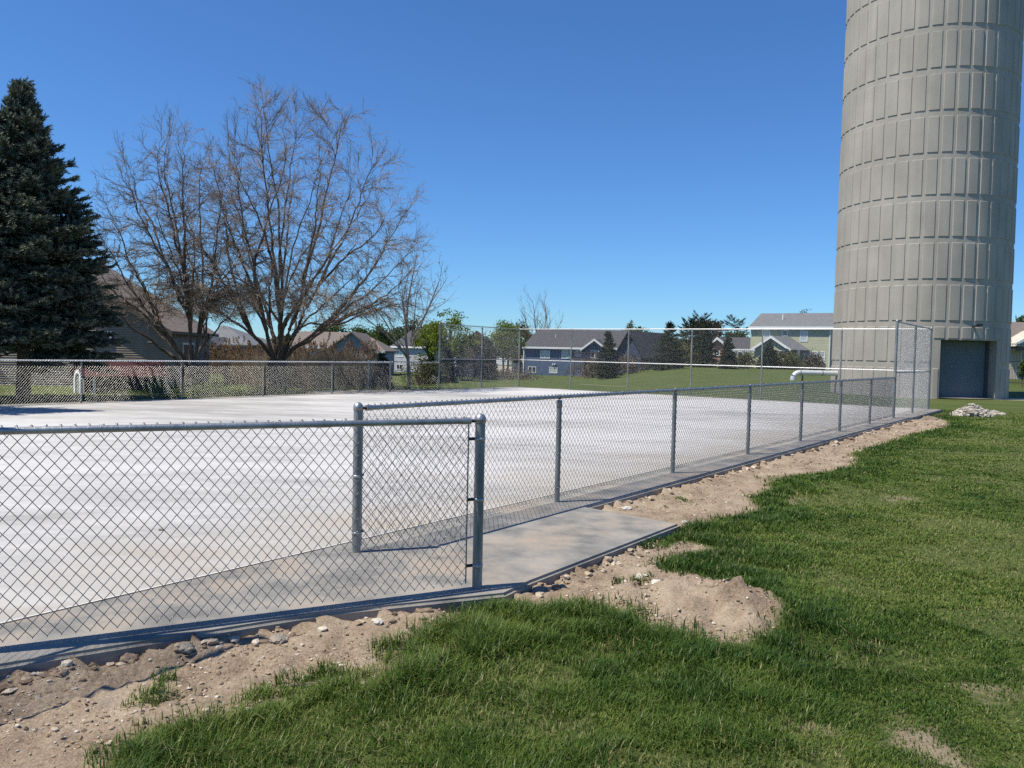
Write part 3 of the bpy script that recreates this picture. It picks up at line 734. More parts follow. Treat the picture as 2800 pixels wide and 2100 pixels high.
def leafy_tree(base, H, rx, label, seed, mat='leaf_green', crown0=.25, nclump=60, per=70, leaf=.3, trunk_r=.15, group=None, shape=1.0, gap=.0, name='leafy_tree', ry=None, stems=1, clump=.28):
    base = np.array(base, float); g = np.random.default_rng(seed); root = empty(name, tuple(base), 0, label, 'tree', group)
    mb = MB(); ry = ry or rx; zc = H * (crown0 + 1) / 2; hz = H * (1 - crown0) / 2
    # clump centres through the crown volume, denser near its skin
    d = g.normal(size=(nclump * 3, 3)); d /= np.linalg.norm(d, axis=1, keepdims=True)
    rr = (.35 + .65 * g.random(len(d)) ** .6)[:, None]
    lump = .80 + .40 * vnoise(d[:, 0] * 2 + 9, d[:, 2] * 2 + d[:, 1] * 1.5, 1.3, seed)
    Cn = d * rr * lump[:, None]; Cn = Cn[:nclump]
    C = np.stack([Cn[:, 0] * rx * (1 - .25 * np.clip(Cn[:, 2], 0, 1) * shape), Cn[:, 1] * ry * (1 - .25 * np.clip(Cn[:, 2], 0, 1)), zc + Cn[:, 2] * hz], 1)
    cs = clump * min(rx, hz) * (.7 + .7 * g.random(nclump))
    pts = np.repeat(C, per, 0) + g.normal(size=(nclump * per, 3)) * np.repeat(cs, per)[:, None] * np.array([.62, .62, .45])
    V, Fq = quads_at(pts, leaf, g, .7)
    tint = np.clip(np.repeat(g.random(nclump), per) * .55 + g.random(len(pts)) * .45, 0, 1)
    for s in range(stems):
        off = np.array([(s - (stems - 1) / 2) * trunk_r * 2.2, 0, 0])
        P, rt = trunk_mesh(base + off - np.array([0, 0, .4]), zc + hz * .4 + .4, trunk_r, ((s - (stems - 1) / 2) * .12, 0), seed=seed + s)
        Vt, Ft = tubes([P], [rt], 7); mb.addn(Vt, [Ft])
    limbs = []; lr = []
    for c in C[:: max(1, nclump // 22)]:
        s = base + np.array([0, 0, max(.2 * H, min(c[2] * .65, zc))]); e = base + c; m = (s + e) / 2 + np.array([0, 0, .06 * H])
        limbs.append(np.array([s, m, e])); lr.append(np.array([trunk_r * .38, trunk_r * .22, trunk_r * .06]))
    Vt, Ft = tubes(limbs, lr, 4); mb.addn(Vt, [Ft])
    mb.build('trunk', M_['bark'], root, True)
    link('crown', mesh_np('crown', V, [Fq], M_[mat], False, {'tint': np.repeat(tint, 4)}), root)
    return root
def spruce(base, H, Rm, label, seed, mat='needle', z0=.9, whorls=30, shoots=9, needle=12, slen=.22, group=None, prof=None, name='spruce_tree', droop=.12, trunk_r=.16, nbr=14, open_=0.0):
    base = np.array(base, float); g = np.random.default_rng(seed); root = empty(name, tuple(base), 0, label, 'tree', group)
    P, rr = trunk_mesh(base - np.array([0, 0, .3]), H * .97 + .3, trunk_r, seed=seed); rr = trunk_r * np.linspace(1.1, .08, len(P))
    mb = MB(); V, Fq = tubes([P], [rr], 9); mb.addn(V, [Fq])
    prof = prof or (lambda t: (1 - t) ** .8 * min(1, .72 + t * 3))
    br, brr = [], []; SP, SD, SL, ST = [], [], [], []
    for wv in range(whorls):
        t = ((wv + .3) / whorls) ** .94; z = z0 + (H * .985 - z0) * t; L0 = Rm * prof(t)
        nb = max(5, int(nbr * (1 - .55 * t))); a0 = g.random() * 6.28
        for b in range(nb):
            if g.random() < open_: continue
            a = a0 + b * 6.28 / nb + g.normal() * .18; L = L0 * (.72 + .42 * g.random()) + .05
            el = (-.22 + 1.0 * t ** 1.5) + g.normal() * .09; n = 6; cur = base + np.array([0, 0, max(z0 * .8, z + g.normal() * .17)]); Q = [cur]
            for s in range(n):
                e = el - droop * math.sin(s / n * 3.14) + .38 * (s / n) ** 2
                cur = cur + np.array([math.cos(a) * math.cos(e), math.sin(a) * math.cos(e), math.sin(e)]) * L / n; Q.append(cur)
            Q = np.array(Q); br.append(Q); brr.append(.028 * (1 - t * .6) * np.linspace(1, .2, n + 1))
            ns = max(4, int(shoots * L / Rm * 1.6 + 3)); k = np.sort(g.random(ns)) ** .75
            cl = g.random() * .5
            for q in list(k) + [1.0]:
                x = .18 * 0 + .22 + .78 * q if L > .8 else q; x = min(x, .999) * n; i = int(x); f = x - i
                p = Q[i] * (1 - f) + Q[min(i + 1, n)] * f; dr = Q[min(i + 1, n)] - Q[i]; dr /= np.linalg.norm(dr)
                lat = np.cross(dr, (0, 0, 1)); lat /= np.linalg.norm(lat) + 1e-9
                for sg in ((-1, 1, 0) if q < 1 else (0,)):
                    w_ = .85 if sg else 0
                    d = dr * (1 - .45 * w_) + lat * sg * w_ + np.array([0, 0, -.10 + .28 * t + g.normal() * .16]) + g.normal(size=3) * .12; d /= np.linalg.norm(d)
                    ll = slen * (.75 + .6 * g.random()) * (1.15 - .3 * q); 
                    if sg and L > .9: ll *= 1.8 * (1.1 - .6 * q)
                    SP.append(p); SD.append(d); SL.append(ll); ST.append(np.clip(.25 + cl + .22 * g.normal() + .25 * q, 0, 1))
    # leader shoots
    for s in range(14):
        z = H * (.90 + .10 * s / 14); a = g.random() * 6.28; SP.append(base + np.array([0, 0, z])); d = np.array([math.cos(a) * .45, math.sin(a) * .45, 1.0]); SD.append(d / np.linalg.norm(d)); SL.append(slen * 1.2); ST.append(.7)
    V, Fq = tubes(br, brr, 4); mb.addn(V, [Fq]); mb.build('trunk', M_['bark'], root, True)
    SP, SD, SL, ST = map(np.array, (SP, SD, SL, ST)); ns = len(SP)
    # each shoot bristles with needle blades along its axis
    A = np.cross(SD, g.normal(size=SD.shape)); A /= np.linalg.norm(A, axis=1, keepdims=True); B = np.cross(SD, A)
    Vs, Ts = [], []
    for k in range(needle):
        u = (k + .5) / needle; th = k * 2.4; o = A * math.cos(th) + B * math.sin(th)
        c = SP + SD * (SL * u)[:, None]; ln = slen * .34 * (1 - .35 * u)
        tip = c + (SD * .75 + o * .8) * ln; sd = np.cross(SD, o) * slen * .095 * (1.1 - .4 * u)
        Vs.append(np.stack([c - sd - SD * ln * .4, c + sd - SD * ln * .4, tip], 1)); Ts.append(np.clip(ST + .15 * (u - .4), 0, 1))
    V = np.concatenate(Vs).reshape(-1, 3) - base; T = np.repeat(np.concatenate(Ts), 3)
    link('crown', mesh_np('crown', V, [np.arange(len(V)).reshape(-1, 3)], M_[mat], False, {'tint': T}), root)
    return root
def shrub(c, rx, H, label, seed, mat='leaf_weed', n=1400, leaf=.06, group=None, name='shrub', cat='shrub', ry=None, clumps=18):
    c = np.array(c, float); g = np.random.default_rng(seed); ry = ry or rx
    root = empty(name, tuple(c), 0, label, cat, group)
    K = np.stack([g.normal(size=clumps) * rx * .45, g.normal(size=clumps) * ry * .45, H * (.15 + .75 * g.random(clumps) ** 1.2)], 1)
    K[:, 2] *= 1 - .35 * np.clip(np.hypot(K[:, 0] / rx, K[:, 1] / ry), 0, 1.2)
    per = n // clumps; pts = np.repeat(K, per, 0) + g.normal(size=(per * clumps, 3)) * np.array([rx * .2, ry * .2, H * .13]); pts[:, 2] = np.abs(pts[:, 2])
    V, Fq = quads_at(pts, leaf, g, .55); t = np.clip(np.repeat(g.random(clumps), per) * .6 + g.random(len(pts)) * .4, 0, 1)
    link('leaves', mesh_np('leaves', V, [Fq], M_[mat], False, {'tint': np.repeat(t, 4)}), root)
    ps = [np.array([[k[0] * .25, k[1] * .25, -.05], [k[0] * .7, k[1] * .7, k[2] * .6], k]) for k in K]
    V, Fq = tubes(ps, [np.array([.012, .009, .004]) * max(1, H)] * len(ps), 4); link('stem', mesh_np('stem', V, [Fq], M_['twig'], True), root)
    return root

# ------------------------------------------------------------------ near trees
def gpt(xp, yp, Y):
    p = at(xp, yp, Y); return (p[0], Y, gz(p[0], Y))
b = gpt(63, 1080, 24.6)
sprof = lambda t: (1 - t) ** .82 * (.90 + .20 * math.sin(min(t * 4, 3.1)))
spruce(b, 9.55 - b[2], 2.75, 'big dark blue-green spruce at the left edge, right behind the fence', 3, z0=1.85, whorls=50, shoots=15, needle=14, slen=.29, prof=sprof, nbr=20, trunk_r=.2)
spruce((-16.2, 17.9, gz(-16.2, 17.9)), 10.8, 2.7, 'dark spruce left of the view whose shadow streaks fall on the court', 8, z0=.9, whorls=26, shoots=9, needle=8, slen=.3, prof=sprof, nbr=13)
# big fan-shaped bare tree
b = gpt(757, 1050, 34.0)
def bez(s, d, e, n, sag=0.0):
    """(m,3) starts, start directions, ends -> (m,n,3) arcs"""
    L = np.linalg.norm(e - s, axis=1, keepdims=True); c1 = s + d * L * .42; c2 = e - (e - s) * .26 - np.array([0, 0, 1.0]) * L * .07
    t = np.linspace(0, 1, n)[None, :, None]; S, A, B, E_ = s[:, None], c1[:, None], c2[:, None], e[:, None]
    return S * (1 - t) ** 3 + 3 * A * t * (1 - t) ** 2 + 3 * B * t * t * (1 - t) + E_ * t ** 3
def crown_tree(base, label, seed, left, right, dep, top, zc, low, ntip, nlimb, stump, cx=0.0, r0=.11, buds=None, shell=.42, extra=(), twl=(6, .36)):
    """bare tree whose twigs are fed by forking limbs and together fill a rounded crown"""
    base = np.array(base, float); g = np.random.default_rng(seed); root = empty('bare_tree', tuple(base), 0, label, 'tree')
    d = g.normal(size=(ntip * 2, 3)); d /= np.linalg.norm(d, axis=1, keepdims=True); d = d[(d[:, 2] > -.62) & (g.random(len(d)) < np.where(d[:, 2] > .15, 1, .75))][:ntip]
    f = (g.random(len(d)) ** shell)[:, None]; lump = (.84 + .30 * vnoise(d[:, 0] * 2.4 + 7, d[:, 2] * 2.4 + d[:, 1] * 2, 1.4, seed))[:, None]
    sc_ = np.stack([np.where(d[:, 0] > 0, right, left), np.full(len(d), dep), np.where(d[:, 2] > 0, top - zc, zc - low)], 1)
    T = np.array([cx, 0, zc]) + d * f * lump * sc_
    for e in extra: T = np.vstack([T, np.array(e[:3]) + g.normal(size=(int(e[3]), 3)) * np.array(e[4:7])])
    o = np.array([0, 0, stump[0]])
    def kmeans(P, k, it=7):
        C = P[g.choice(len(P), k, False)].copy()
        for _ in range(it):
            a = np.argmin(((P[:, None] - C[None]) ** 2).sum(2), 1)
            for i in range(k):
                if (a == i).any(): C[i] = P[a == i].mean(0)
        return a, C
    D = (T - o) / np.linalg.norm(T - o, axis=1, keepdims=True); a1, _ = kmeans(D * 2 + (T - o) * .10, nlimb)
    limbs, lr, subs, sr, tw, tr_ = [], [], [], [], [], []
    LC = np.array([T[a1 == i].mean(0) if (a1 == i).any() else T[0] for i in range(nlimb)]); nm = max(4, nlimb // 4)
    a0, _ = kmeans((LC - o) / np.linalg.norm(LC - o, axis=1, keepdims=True), nm); mains = []
    for q in range(nm):
        c = LC[a0 == q].mean(0) if (a0 == q).any() else LC[0]
        e = o + (c - o) * (.40 + .16 * g.random()) + g.normal(size=3) * .12; s0 = o + np.array([(e - o)[0] * .07, (e - o)[1] * .07, -.30 * g.random()])
        dr = (e - s0) / np.linalg.norm(e - s0) + np.array([0, 0, .45]) + g.normal(size=3) * .14; dr /= np.linalg.norm(dr)
        mp_ = bez(s0[None], dr[None], e[None], 12)[0]; mp_[1:-1] += np.cumsum(g.normal(size=(10, 3)) * .030, 0); mains.append(mp_)
        limbs.append(mp_); lr.append(r0 * 1.75 * (.8 + .4 * g.random()) * np.linspace(1, .42, 12))
    for i in range(nlimb):
        P = T[a1 == i]
        if len(P) < 4: continue
        c = P.mean(0); far = P[np.argmax(np.linalg.norm(P - o, axis=1))]; e = o + (far * .55 + c * .45 - o) * 1.0
        mp_ = mains[a0[i]]; js = int(g.integers(4, 11)); s0 = mp_[js]; dr = (e - s0) / np.linalg.norm(e - s0)
        sd = dr * .55 + (mp_[js + 1] - mp_[js]) / np.linalg.norm(mp_[js + 1] - mp_[js]) + np.array([0, 0, .12]); sd /= np.linalg.norm(sd)
        pth = bez(s0[None], sd[None], e[None], 16)[0]; pth[1:-1] += np.cumsum(g.normal(size=(14, 3)) * .045, 0) - np.linspace(0, 1, 14)[:, None] * 0
        w_ = r0 * (len(P) / (ntip / nlimb)) ** .3; rr = w_ * np.linspace(1, .10, 16) ** .85
        limbs.append(pth); lr.append(rr)
        k = max(2, len(P) // 9); a2, C2 = kmeans(P, k)
        for q in range(k):
            Q = P[a2 == q]
            if not len(Q): continue
            cq = Q.mean(0); j = int(np.argmin(np.linalg.norm(pth - cq, axis=1))); back = int(np.clip(np.linalg.norm(pth[j] - cq) / (np.linalg.norm(e - s0) / 15) * .95, 1, 8))
            j = max(3, j - back); ta = pth[min(j + 1, 15)] - pth[j]; ta /= np.linalg.norm(ta); fq = Q[np.argmax(np.linalg.norm(Q - pth[j], axis=1))]
            ee = cq * .5 + fq * .5; sp = bez(pth[j][None], ta[None], ee[None], 10)[0]; sp[1:-1] += g.normal(size=(8, 3)) * .035
            subs.append(sp); sr.append(np.maximum(min(rr[j] * .62, .024) * np.linspace(1, .2, 10), .0055))
            for x in Q:
                jj = int(np.argmin(np.linalg.norm(sp - x, axis=1))); jj = max(1, jj - int(g.integers(2, 5))); ta2 = sp[min(jj + 1, 9)] - sp[jj]; ta2 /= np.linalg.norm(ta2) + 1e-9
                tp = bez(sp[jj][None], ta2[None], x[None], 6)[0]; tp[1:-1] += g.normal(size=(4, 3)) * .018
                tw.append(tp); tr_.append(np.linspace(.0075, .0042, 6))
    mb = MB(); P, _ = trunk_mesh(base - np.array([0, 0, .3]), stump[0] + .35, stump[1], seed=seed); V, Fq = tubes([P], [np.linspace(1.2, .72, len(P)) * stump[1]], 12); mb.addn(V, [Fq])
    V, Fq = tubes([p + base for p in limbs], lr, 8); mb.addn(V, [Fq]); V, Fq = tubes([p + base for p in subs], sr, 5); mb.addn(V, [Fq])
    mb.build('trunk', M_['bark'], root, True)
    cr = MB(); V, Fq = tubes([p + base for p in tw], tr_, 3); cr.addn(V, [Fq])
    TP = np.array(tw) + base; TRr = np.array(tr_)
    Q, Rq = children_of(TP, TRr, twl[0], .15, .97, (16, 48), twl[1], 4, .8, .10, .03, seed + 5); Rq = np.maximum(Rq, .0036)
    V, Fq = tubes(list(Q), list(Rq), 3); cr.addn(V, [Fq])
    SP = np.array(subs) + base; Q2, R2 = children_of(SP, np.array(sr), 5, .1, .9, (25, 65), .22, 4, .4, .12, .03, seed + 6); V, Fq = tubes(list(Q2), list(np.clip(R2, .0038, .007)), 3); cr.addn(V, [Fq])
    cr.build('crown', M_['twig'], root)
    if buds:
        tips = np.concatenate([Q[:, -1], Q[:, 2], TP[:, -1]]); tips = tips[g.random(len(tips)) < buds[0]]
        V, Fq = quads_at(tips, buds[1], g, .6); link('bud', mesh_np('bud', V - base, [Fq], M_[buds[2]], False, {'tint': np.repeat(g.random(len(tips)), 4)}), root)['kind'] = 'stuff'
    return root
crown_tree(b, 'largest bare tree, many stems fanning out into a wide dome of twigs', 21, 4.7, 6.9, 5.0, 12.9, 4.3, 2.0, 5600, 40, (1.35, .50), r0=.058, buds=(.30, .035, 'leaf_olive'))
b = gpt(522, 1062, 31.0)
crown_tree(b, 'bare tree beside the spruce, its thin limbs leaning left over the brown house', 34, 3.9, 3.6, 3.6, 10.9, 4.2, 1.5, 2700, 24, (1.15, .34), cx=-.8, r0=.056, buds=(.25, .035, 'leaf_olive'), shell=.5)
b = gpt(1120, 1050, 37.0)
bare_tree(b, [(90, 3, 6.3, .085, .0, 0), (178, 26, 4.6, .05, .03, 1.3), (5, 24, 4.3, .045, .03, 2.0), (200, 52, 3.6, .045, .01, 1.55), (350, 32, 3.4, .04, .03, 2.4), (160, 24, 3.4, .04, .03, 2.7), (90, 26, 3.4, .04, .03, 2.0)],
          'slender young tree with sparse bare branches, left of the tall corner', 41, mat_t='bark_grey', mat_c='bark_grey', levels=((6, .25, .95, (24, 48), .36, 6, .5, .07, .05), (4, .25, .97, (24, 50), .45, 4, .55, .1, .05)), buds=(.16, .07, 'leaf_yellow'), minr=.005, name='young_tree')

# ------------------------------------------------------------------ lawn, gravel, stones
def make_grass():
    g = np.random.default_rng(77); N = 2000000
    r = (2.3 ** .45 + (34 ** .45 - 2.3 ** .45) * g.random(N)) ** (1 / .45); ph = np.radians(-42 + 88 * g.random(N))
    x = r * np.sin(ph); y = r * np.cos(ph)
    ok = ~inpoly(x, y, SLAB); x, y, r = x[ok], y[ok], r[ok]
    ok = (x * .802 - y * .597) > -4.93 - 1.0      # only the near side of the slab
    x, y, r = x[ok], y[ok], r[ok]
    dm = dirtmask(x, y); sd = polydist(x, y, SLAB)
    edge = np.exp(-((dm + .25) / .42) ** 2)
    tuft = fbm(x, y, 2.2, 61, 3); patch = fbm(x, y, .8, 63, 3); thin = fbm(x, y, 1.5, 67, 4)
    nearfront = sstep(.5, -.3, x - 1.3)             # unmown, longer grass in front of the slab
    tp = np.array([gp([q], z=-.05)[0] for q in ((355, 1462), (330, 1500), (770, 1462), (720, 1478), (1382, 1268), (1345, 1330), (1335, 1262), (705, 1448), (1470, 1076), (1440, 1090), (1405, 1165), (1385, 1172), (1640, 1030), (1700, 1052), (860, 1400), (905, 1368), (560, 1492), (640, 1478), (690, 1470))])
    td = np.min(np.hypot(x[:, None] - tp[:, 0], y[:, None] - tp[:, 1]) / (.03 + .05 * (np.arange(len(tp)) % 3 == 0)), 1) if len(x) < 1 else np.full(len(x), 9.0)
    for q in range(len(tp)): td = np.minimum(td, np.hypot(x - tp[q, 0], y - tp[q, 1]) / (.045 + .035 * (q % 3)))
    stray = (dm > 0) & (g.random(len(x)) < .8 * np.exp(-td ** 2))
    dens = np.where(dm < -.10, 1.0, np.clip(-.15 - dm * 5, 0, .55) * (dm < 0) + .10 * (dm < .09)) * np.where((thin < .45) & (dm < -.2), .32, 1) * np.where(edge > .3, 1, .86)
    dens = dens * (1 - .86 * patchmask(x, y)); keep = (g.random(len(x)) < dens) | stray
    keep &= ~(inpoly(x, y, DRIVE))
    x, y, r, dm, edge, tuft, patch, thin, nearfront = [a[keep] for a in (x, y, r, dm, edge, tuft, patch, thin, nearfront)]
    n = len(x)
    h = (.016 + .022 * tuft + .040 * edge * (.4 + tuft) + .026 * nearfront * (.3 + tuft)) * (.55 + .8 * g.random(n))
    clump = fbm(x, y, 5.5, 69, 2); h *= .55 + 1.0 * clump
    wd = .0021 * np.maximum(1, (r / 3.4) ** .85) * (.5 + 1.1 * g.random(n) ** 1.5)
    az = g.random(n) * 6.283 + 0; fl = .8 * (vnoise(x, y, 2.6, 81) - .5) ; lean = .25 + .75 * g.random(n) ** 1.3
    dx = np.cos(az) * lean + fl * .5; dy = np.sin(az) * lean + fl * .3
    z = zat(x, y) - .004
    px = -np.sin(az); py = np.cos(az)
    V = np.empty((n, 5, 3), np.float32)
    m = .55
    V[:, 0] = np.stack([x - px * wd, y - py * wd, z], 1); V[:, 1] = np.stack([x + px * wd, y + py * wd, z], 1)
    mx, my, mz = x + dx * h * m * .45, y + dy * h * m * .45, z + h * m
    V[:, 2] = np.stack([mx + px * wd * .8, my + py * wd * .8, mz], 1); V[:, 3] = np.stack([mx - px * wd * .8, my - py * wd * .8, mz], 1)
    V[:, 4] = np.stack([x + dx * h * 1.1, y + dy * h * 1.1, z + h * np.maximum(.55, 1.05 - .3 * lean)], 1)
    i = np.arange(n)[:, None] * 5
    t = .10 + .40 * g.random(n) - .45 * (clump - .5) + .50 * (patch - .5) + .34 * (1 - edge) * (1 - nearfront) * (.25 + patch)
    t = np.where(g.random(n) < .025 + .30 * sstep(.54, .36, thin) * (1 - .8 * edge), .84 + .16 * g.random(n), np.clip(t, 0, .78))
    me = mesh_np('grass', V.reshape(-1, 3), [np.concatenate([i, i + 1, i + 2, i + 3], 1), np.concatenate([i + 3, i + 2, i + 4], 1)], M_['grass'], False, {'tint': np.repeat(t, 5)})
    tag(link('grass', me), kind='stuff')
make_grass()
def ico(sub=1):
    bm = bmesh.new(); bmesh.ops.create_icosphere(bm, subdivisions=sub, radius=1); bm.verts.ensure_lookup_table()
    V = np.array([v.co[:] for v in bm.verts]); Fq = np.array([[v.index for v in f.verts] for f in bm.faces]); bm.free(); return V, Fq
def pebbles(name, C, S, mat, seed, sub=1, flat=.65):
    g = np.random.default_rng(seed); V0, F0 = ico(sub); n = len(C)
    sc_ = S[:, None] * np.stack([.7 + .7 * g.random(n), .7 + .7 * g.random(n), flat * (.6 + .7 * g.random(n))], 1)
    V = V0[None] * (1 + .28 * g.normal(size=(n, len(V0), 1)) * .8) * sc_[:, None, :]
    a = g.random(n) * 6.28; ca, sa = np.cos(a)[:, None], np.sin(a)[:, None]
    X = V[..., 0] * ca - V[..., 1] * sa; Y = V[..., 0] * sa + V[..., 1] * ca; V = np.stack([X, Y, V[..., 2]], -1) + C[:, None, :]
    Fq = (np.arange(n)[:, None, None] * len(V0) + F0[None]).reshape(-1, 3)
    return mesh_np(name, V.reshape(-1, 3), [Fq], mat, False, {'tint': np.repeat(g.random(n), len(V0))})
M_['pebble'] = leafmat('limestone_grit', [(.12, .085, .06), (.25, .185, .13), (.38, .30, .22), (.56, .50, .41)], trans=0, rough=.9)
M_['clod'] = pm('dry_clod', (.15, .11, .08), (.29, .22, .16), scale=18, rough=.95, bump=.9, bscale=60)
M_['clod_grey'] = pm('grey_concrete_crumb', (.20, .175, .14), (.34, .30, .245), scale=14, rough=.95, bump=.9, bscale=60)
M_['stone'] = pm('pale_limestone', (.46, .42, .36), (.66, .63, .57), scale=9, rough=.9, bump=.6, bscale=40)
def make_gravel():
    g = np.random.default_rng(91); N = 240000
    r = (2.6 ** .5 + (26 ** .5 - 2.6 ** .5) * g.random(N)) ** 2; ph = np.radians(-40 + 80 * g.random(N)); x = r * np.sin(ph); y = r * np.cos(ph)
    ok = ~inpoly(x, y, SLAB) & ((x * .802 - y * .597) > -5.9); x, y, r = x[ok], y[ok], r[ok]
    dm = dirtmask(x, y); cl = fbm(x, y, 2.5, 93, 3)
    sd = polydist(x, y, SLAB)
    ok = (dm > -.03) & (g.random(len(x)) < np.clip((cl - .25) * 1.7, .1, 1)); x, y, r, sd = x[ok], y[ok], r[ok], sd[ok]
    s = .0026 + .0125 * g.random(len(x)) ** 5 * (1 + 1.5 * (sd < .18)); s *= np.maximum(1, r / 9)
    me = pebbles('gravel', np.stack([x, y, zat(x, y) + s * .2], 1), s, M_['pebble'], 92); tag(link('gravel', me), kind='stuff')
make_gravel()
def rock(xp, yp, size, label, mat, seed, cat='stone', name='stone', flat=.55, group=None):
    p = ground(xp * 2800 / 2212, yp * 2800 / 2212, -.06); z = gz(p[0], p[1])
    g = np.random.default_rng(seed); V, Fq = ico(3); d = V / np.linalg.norm(V, axis=1, keepdims=True)
    k = 1 + .30 * (fbm(d[:, 0] * 2 + 5, d[:, 1] * 2 + d[:, 2] * 1.7, 1.1, seed, 3) - .5) * 2 + .10 * g.normal(size=len(V)) * .5
    V = d * k[:, None] * size * np.array([1.15, .85, flat]); o = link(name, mesh_np(name, V, [Fq], mat, False), None, (p[0], p[1], z + size * flat * .35)); o.rotation_euler = (0, 0, seed)
    tag(o, label, cat, group); return o
rock(1385, 1264, .055, 'pale flat stone lying below the pad edge, top of the dirt mound', M_['stone'], 1, flat=.4)
rock(1420, 1288, .045, 'round off-white stone in the middle of the dirt mound', M_['stone'], 2)
rock(1352, 1268, .03, 'small pale stone touching the side of the pad, left of the flat one', M_['stone'], 3)
rock(1478, 1130, .035, 'small pale stone at the far outer corner of the pad', M_['stone'], 4)
rock(602, 1378, .065, 'grey flat slab of broken concrete leaning against the slab edge', M_['clod_grey'], 5, cat='rubble', name='concrete_fragment', flat=.35)
rock(400, 1410, .055, 'crumbly grey clod heap under the nearest fence, left of the broken slab', M_['clod_grey'], 6, cat='clod', name='clod', flat=.5)
rock(478, 1384, .06, 'long brown clod banked against the slab side in deep shade', M_['clod'], 7, cat='clod', name='clod', flat=.4)
rock(105, 1425, .06, 'largest grey clod at the far left below the slab edge', M_['clod_grey'], 8, cat='clod', name='clod', flat=.6)
rock(280, 1418, .055, 'brown clod midway along the shaded slab edge', M_['clod'], 9, cat='clod', name='clod', flat=.6)
rock(80, 1440, .04, 'smaller grey clod just left of the largest clod', M_['clod_grey'], 10, cat='clod', name='clod', flat=.6)
rock(1610, 1288, .035, 'dark-edged stone near the tip of the dirt mound', M_['clod_grey'], 11)
rock(1640, 1318, .03, 'lowest small stone on the right slope of the dirt mound', M_['clod'], 12)
rock(1355, 1098, .05, 'pale stone against the strip behind the pad', M_['stone'], 13)
rock(1662, 993, .07, 'grey stone against the long slab strip, between two fence posts', M_['clod_grey'], 14)
rock(815, 1340, .035, 'white pebble beside the slab near the grass tip', M_['stone'], 15)
def make_rubble():
    g = np.random.default_rng(17); k = 2800 / 2212
    c = ground(2110 * k, 897 * k, -.05); c2 = ground(2150 * k, 894 * k, -.05); root = empty('rubble_pile', (c[0], c[1], gz(c[0], c[1])), 0, 'heap of broken white stone on the grass in front of the tower door', 'rubble pile')
    n = 700; a = g.random(n) * 6.28; q = np.sqrt(g.random(n)); x = c[0] + np.cos(a) * q * .62; y = c[1] + .25 + np.sin(a) * q * .6
    z = (1 - q) ** .8 * .44 * (.6 + .4 * g.random(n)); m = 200; a2 = g.random(m) * 6.28; q2 = np.sqrt(g.random(m))
    x = np.concatenate([x, c2[0] + np.cos(a2) * q2 * .42]); y = np.concatenate([y, c2[1] + .2 + np.sin(a2) * q2 * .35]); z = np.concatenate([z, (1 - q2) * .13])
    C = np.stack([x, y, z + gz(c[0], c[1])], 1) - np.array(root.location)
    link('broken_stone', pebbles('broken_stone', C, .028 + .06 * g.random(len(C)) ** 2, leafmat('white_rubble', [(.20, .18, .15), (.34, .315, .27), (.50, .465, .41)], trans=0, rough=.9), 18), root)['kind'] = 'stuff'
make_rubble()
def stick(a, b, r, label, cat='twig', name='twig', z=None):
    k = 2800 / 2212; p = ground(a[0] * k, a[1] * k, 0 if z is None else z); q = ground(b[0] * k, b[1] * k, 0 if z is None else z)
    p[2] = q[2] = (0.01 if z is None else max(gz(p[0], p[1]), gz(q[0], q[1])) + .015); m = (p + q) / 2 + np.array([.01, .006, .004])
    o = MB().tube([p, m, q], r, 5).mesh(name, M_['twig'], True, p); tag(link(name, o, None, tuple(p)), label, cat)
stick((1497, 1191), (1509, 1192), .003, 'thin dark twig on the entry pad')
stick((1478, 1205), (1484, 1201), .004, 'short curled twig on the entry pad, nearer than the thin one')
stick((343, 1147), (352, 1147), .011, 'small dark twig lying alone on the white court')
stick((955, 1468), (1000, 1478), .004, 'broken stalk lying on the dirt beside the tufts', z=-.08) if 0 else None
stick((612, 1490), (700, 1480), .004, 'long dry stalk lying on the dirt at the grass edge', z=-.08)
stick((1560, 1270), (1573, 1262), .004, 'pale straw lying on the dirt mound', z=-.02)

# ------------------------------------------------------------------ houses
M_['roof_dark'] = pm('charcoal_shingle', (.045, .045, .052), (.085, .083, .09), scale=5, rough=.9, stretch=(.5, 2, 2), bump=.3, bscale=20)
M_['roof_grey'] = pm('grey_shingle', (.11, .115, .12), (.19, .195, .20), scale=5, rough=.9, stretch=(.5, 2, 2), bump=.3, bscale=20)
M_['roof_brown'] = pm('brown_shingle', (.13, .105, .09), (.21, .175, .15), scale=5, rough=.9, stretch=(.5, 2, 2), bump=.3, bscale=20)
M_['lap_blue'] = lapmat('blue_lap_siding', (.052, .085, .15), (.066, .104, .18), .2)
M_['lap_navy_shade'] = lapmat('navy_and_shade_siding', (.03, .045, .085), (.045, .06, .105), .2)
M_['lap_green'] = lapmat('sage_lap_siding', (.33, .34, .23), (.39, .40, .28), .2)
M_['lap_grey'] = lapmat('pale_grey_siding', (.36, .36, .38), (.44, .44, .46), .2)
M_['lap_greyblue'] = lapmat('grey_blue_siding', (.20, .23, .25), (.26, .29, .31), .2)
M_['lap_sunlit_pink'] = lapmat('sunlit_pale_siding', (.62, .48, .40), (.74, .62, .54), .2)  # brightness of the sunlit left wall is mixed into this pale colour
M_['lap_tan'] = lapmat('tan_siding', (.40, .34, .26), (.48, .41, .32), .2)
M_['lap_cream'] = lapmat('cream_siding', (.52, .46, .36), (.60, .54, .43), .2)
M_['brick'] = brickmat('red_brick', (.36, .15, .10), (.46, .22, .15), (.45, .36, .30), 2.2)
M_['wood_dark'] = pm('weathered_deck_wood', (.10, .075, .06), (.17, .13, .105), scale=6, rough=.9)
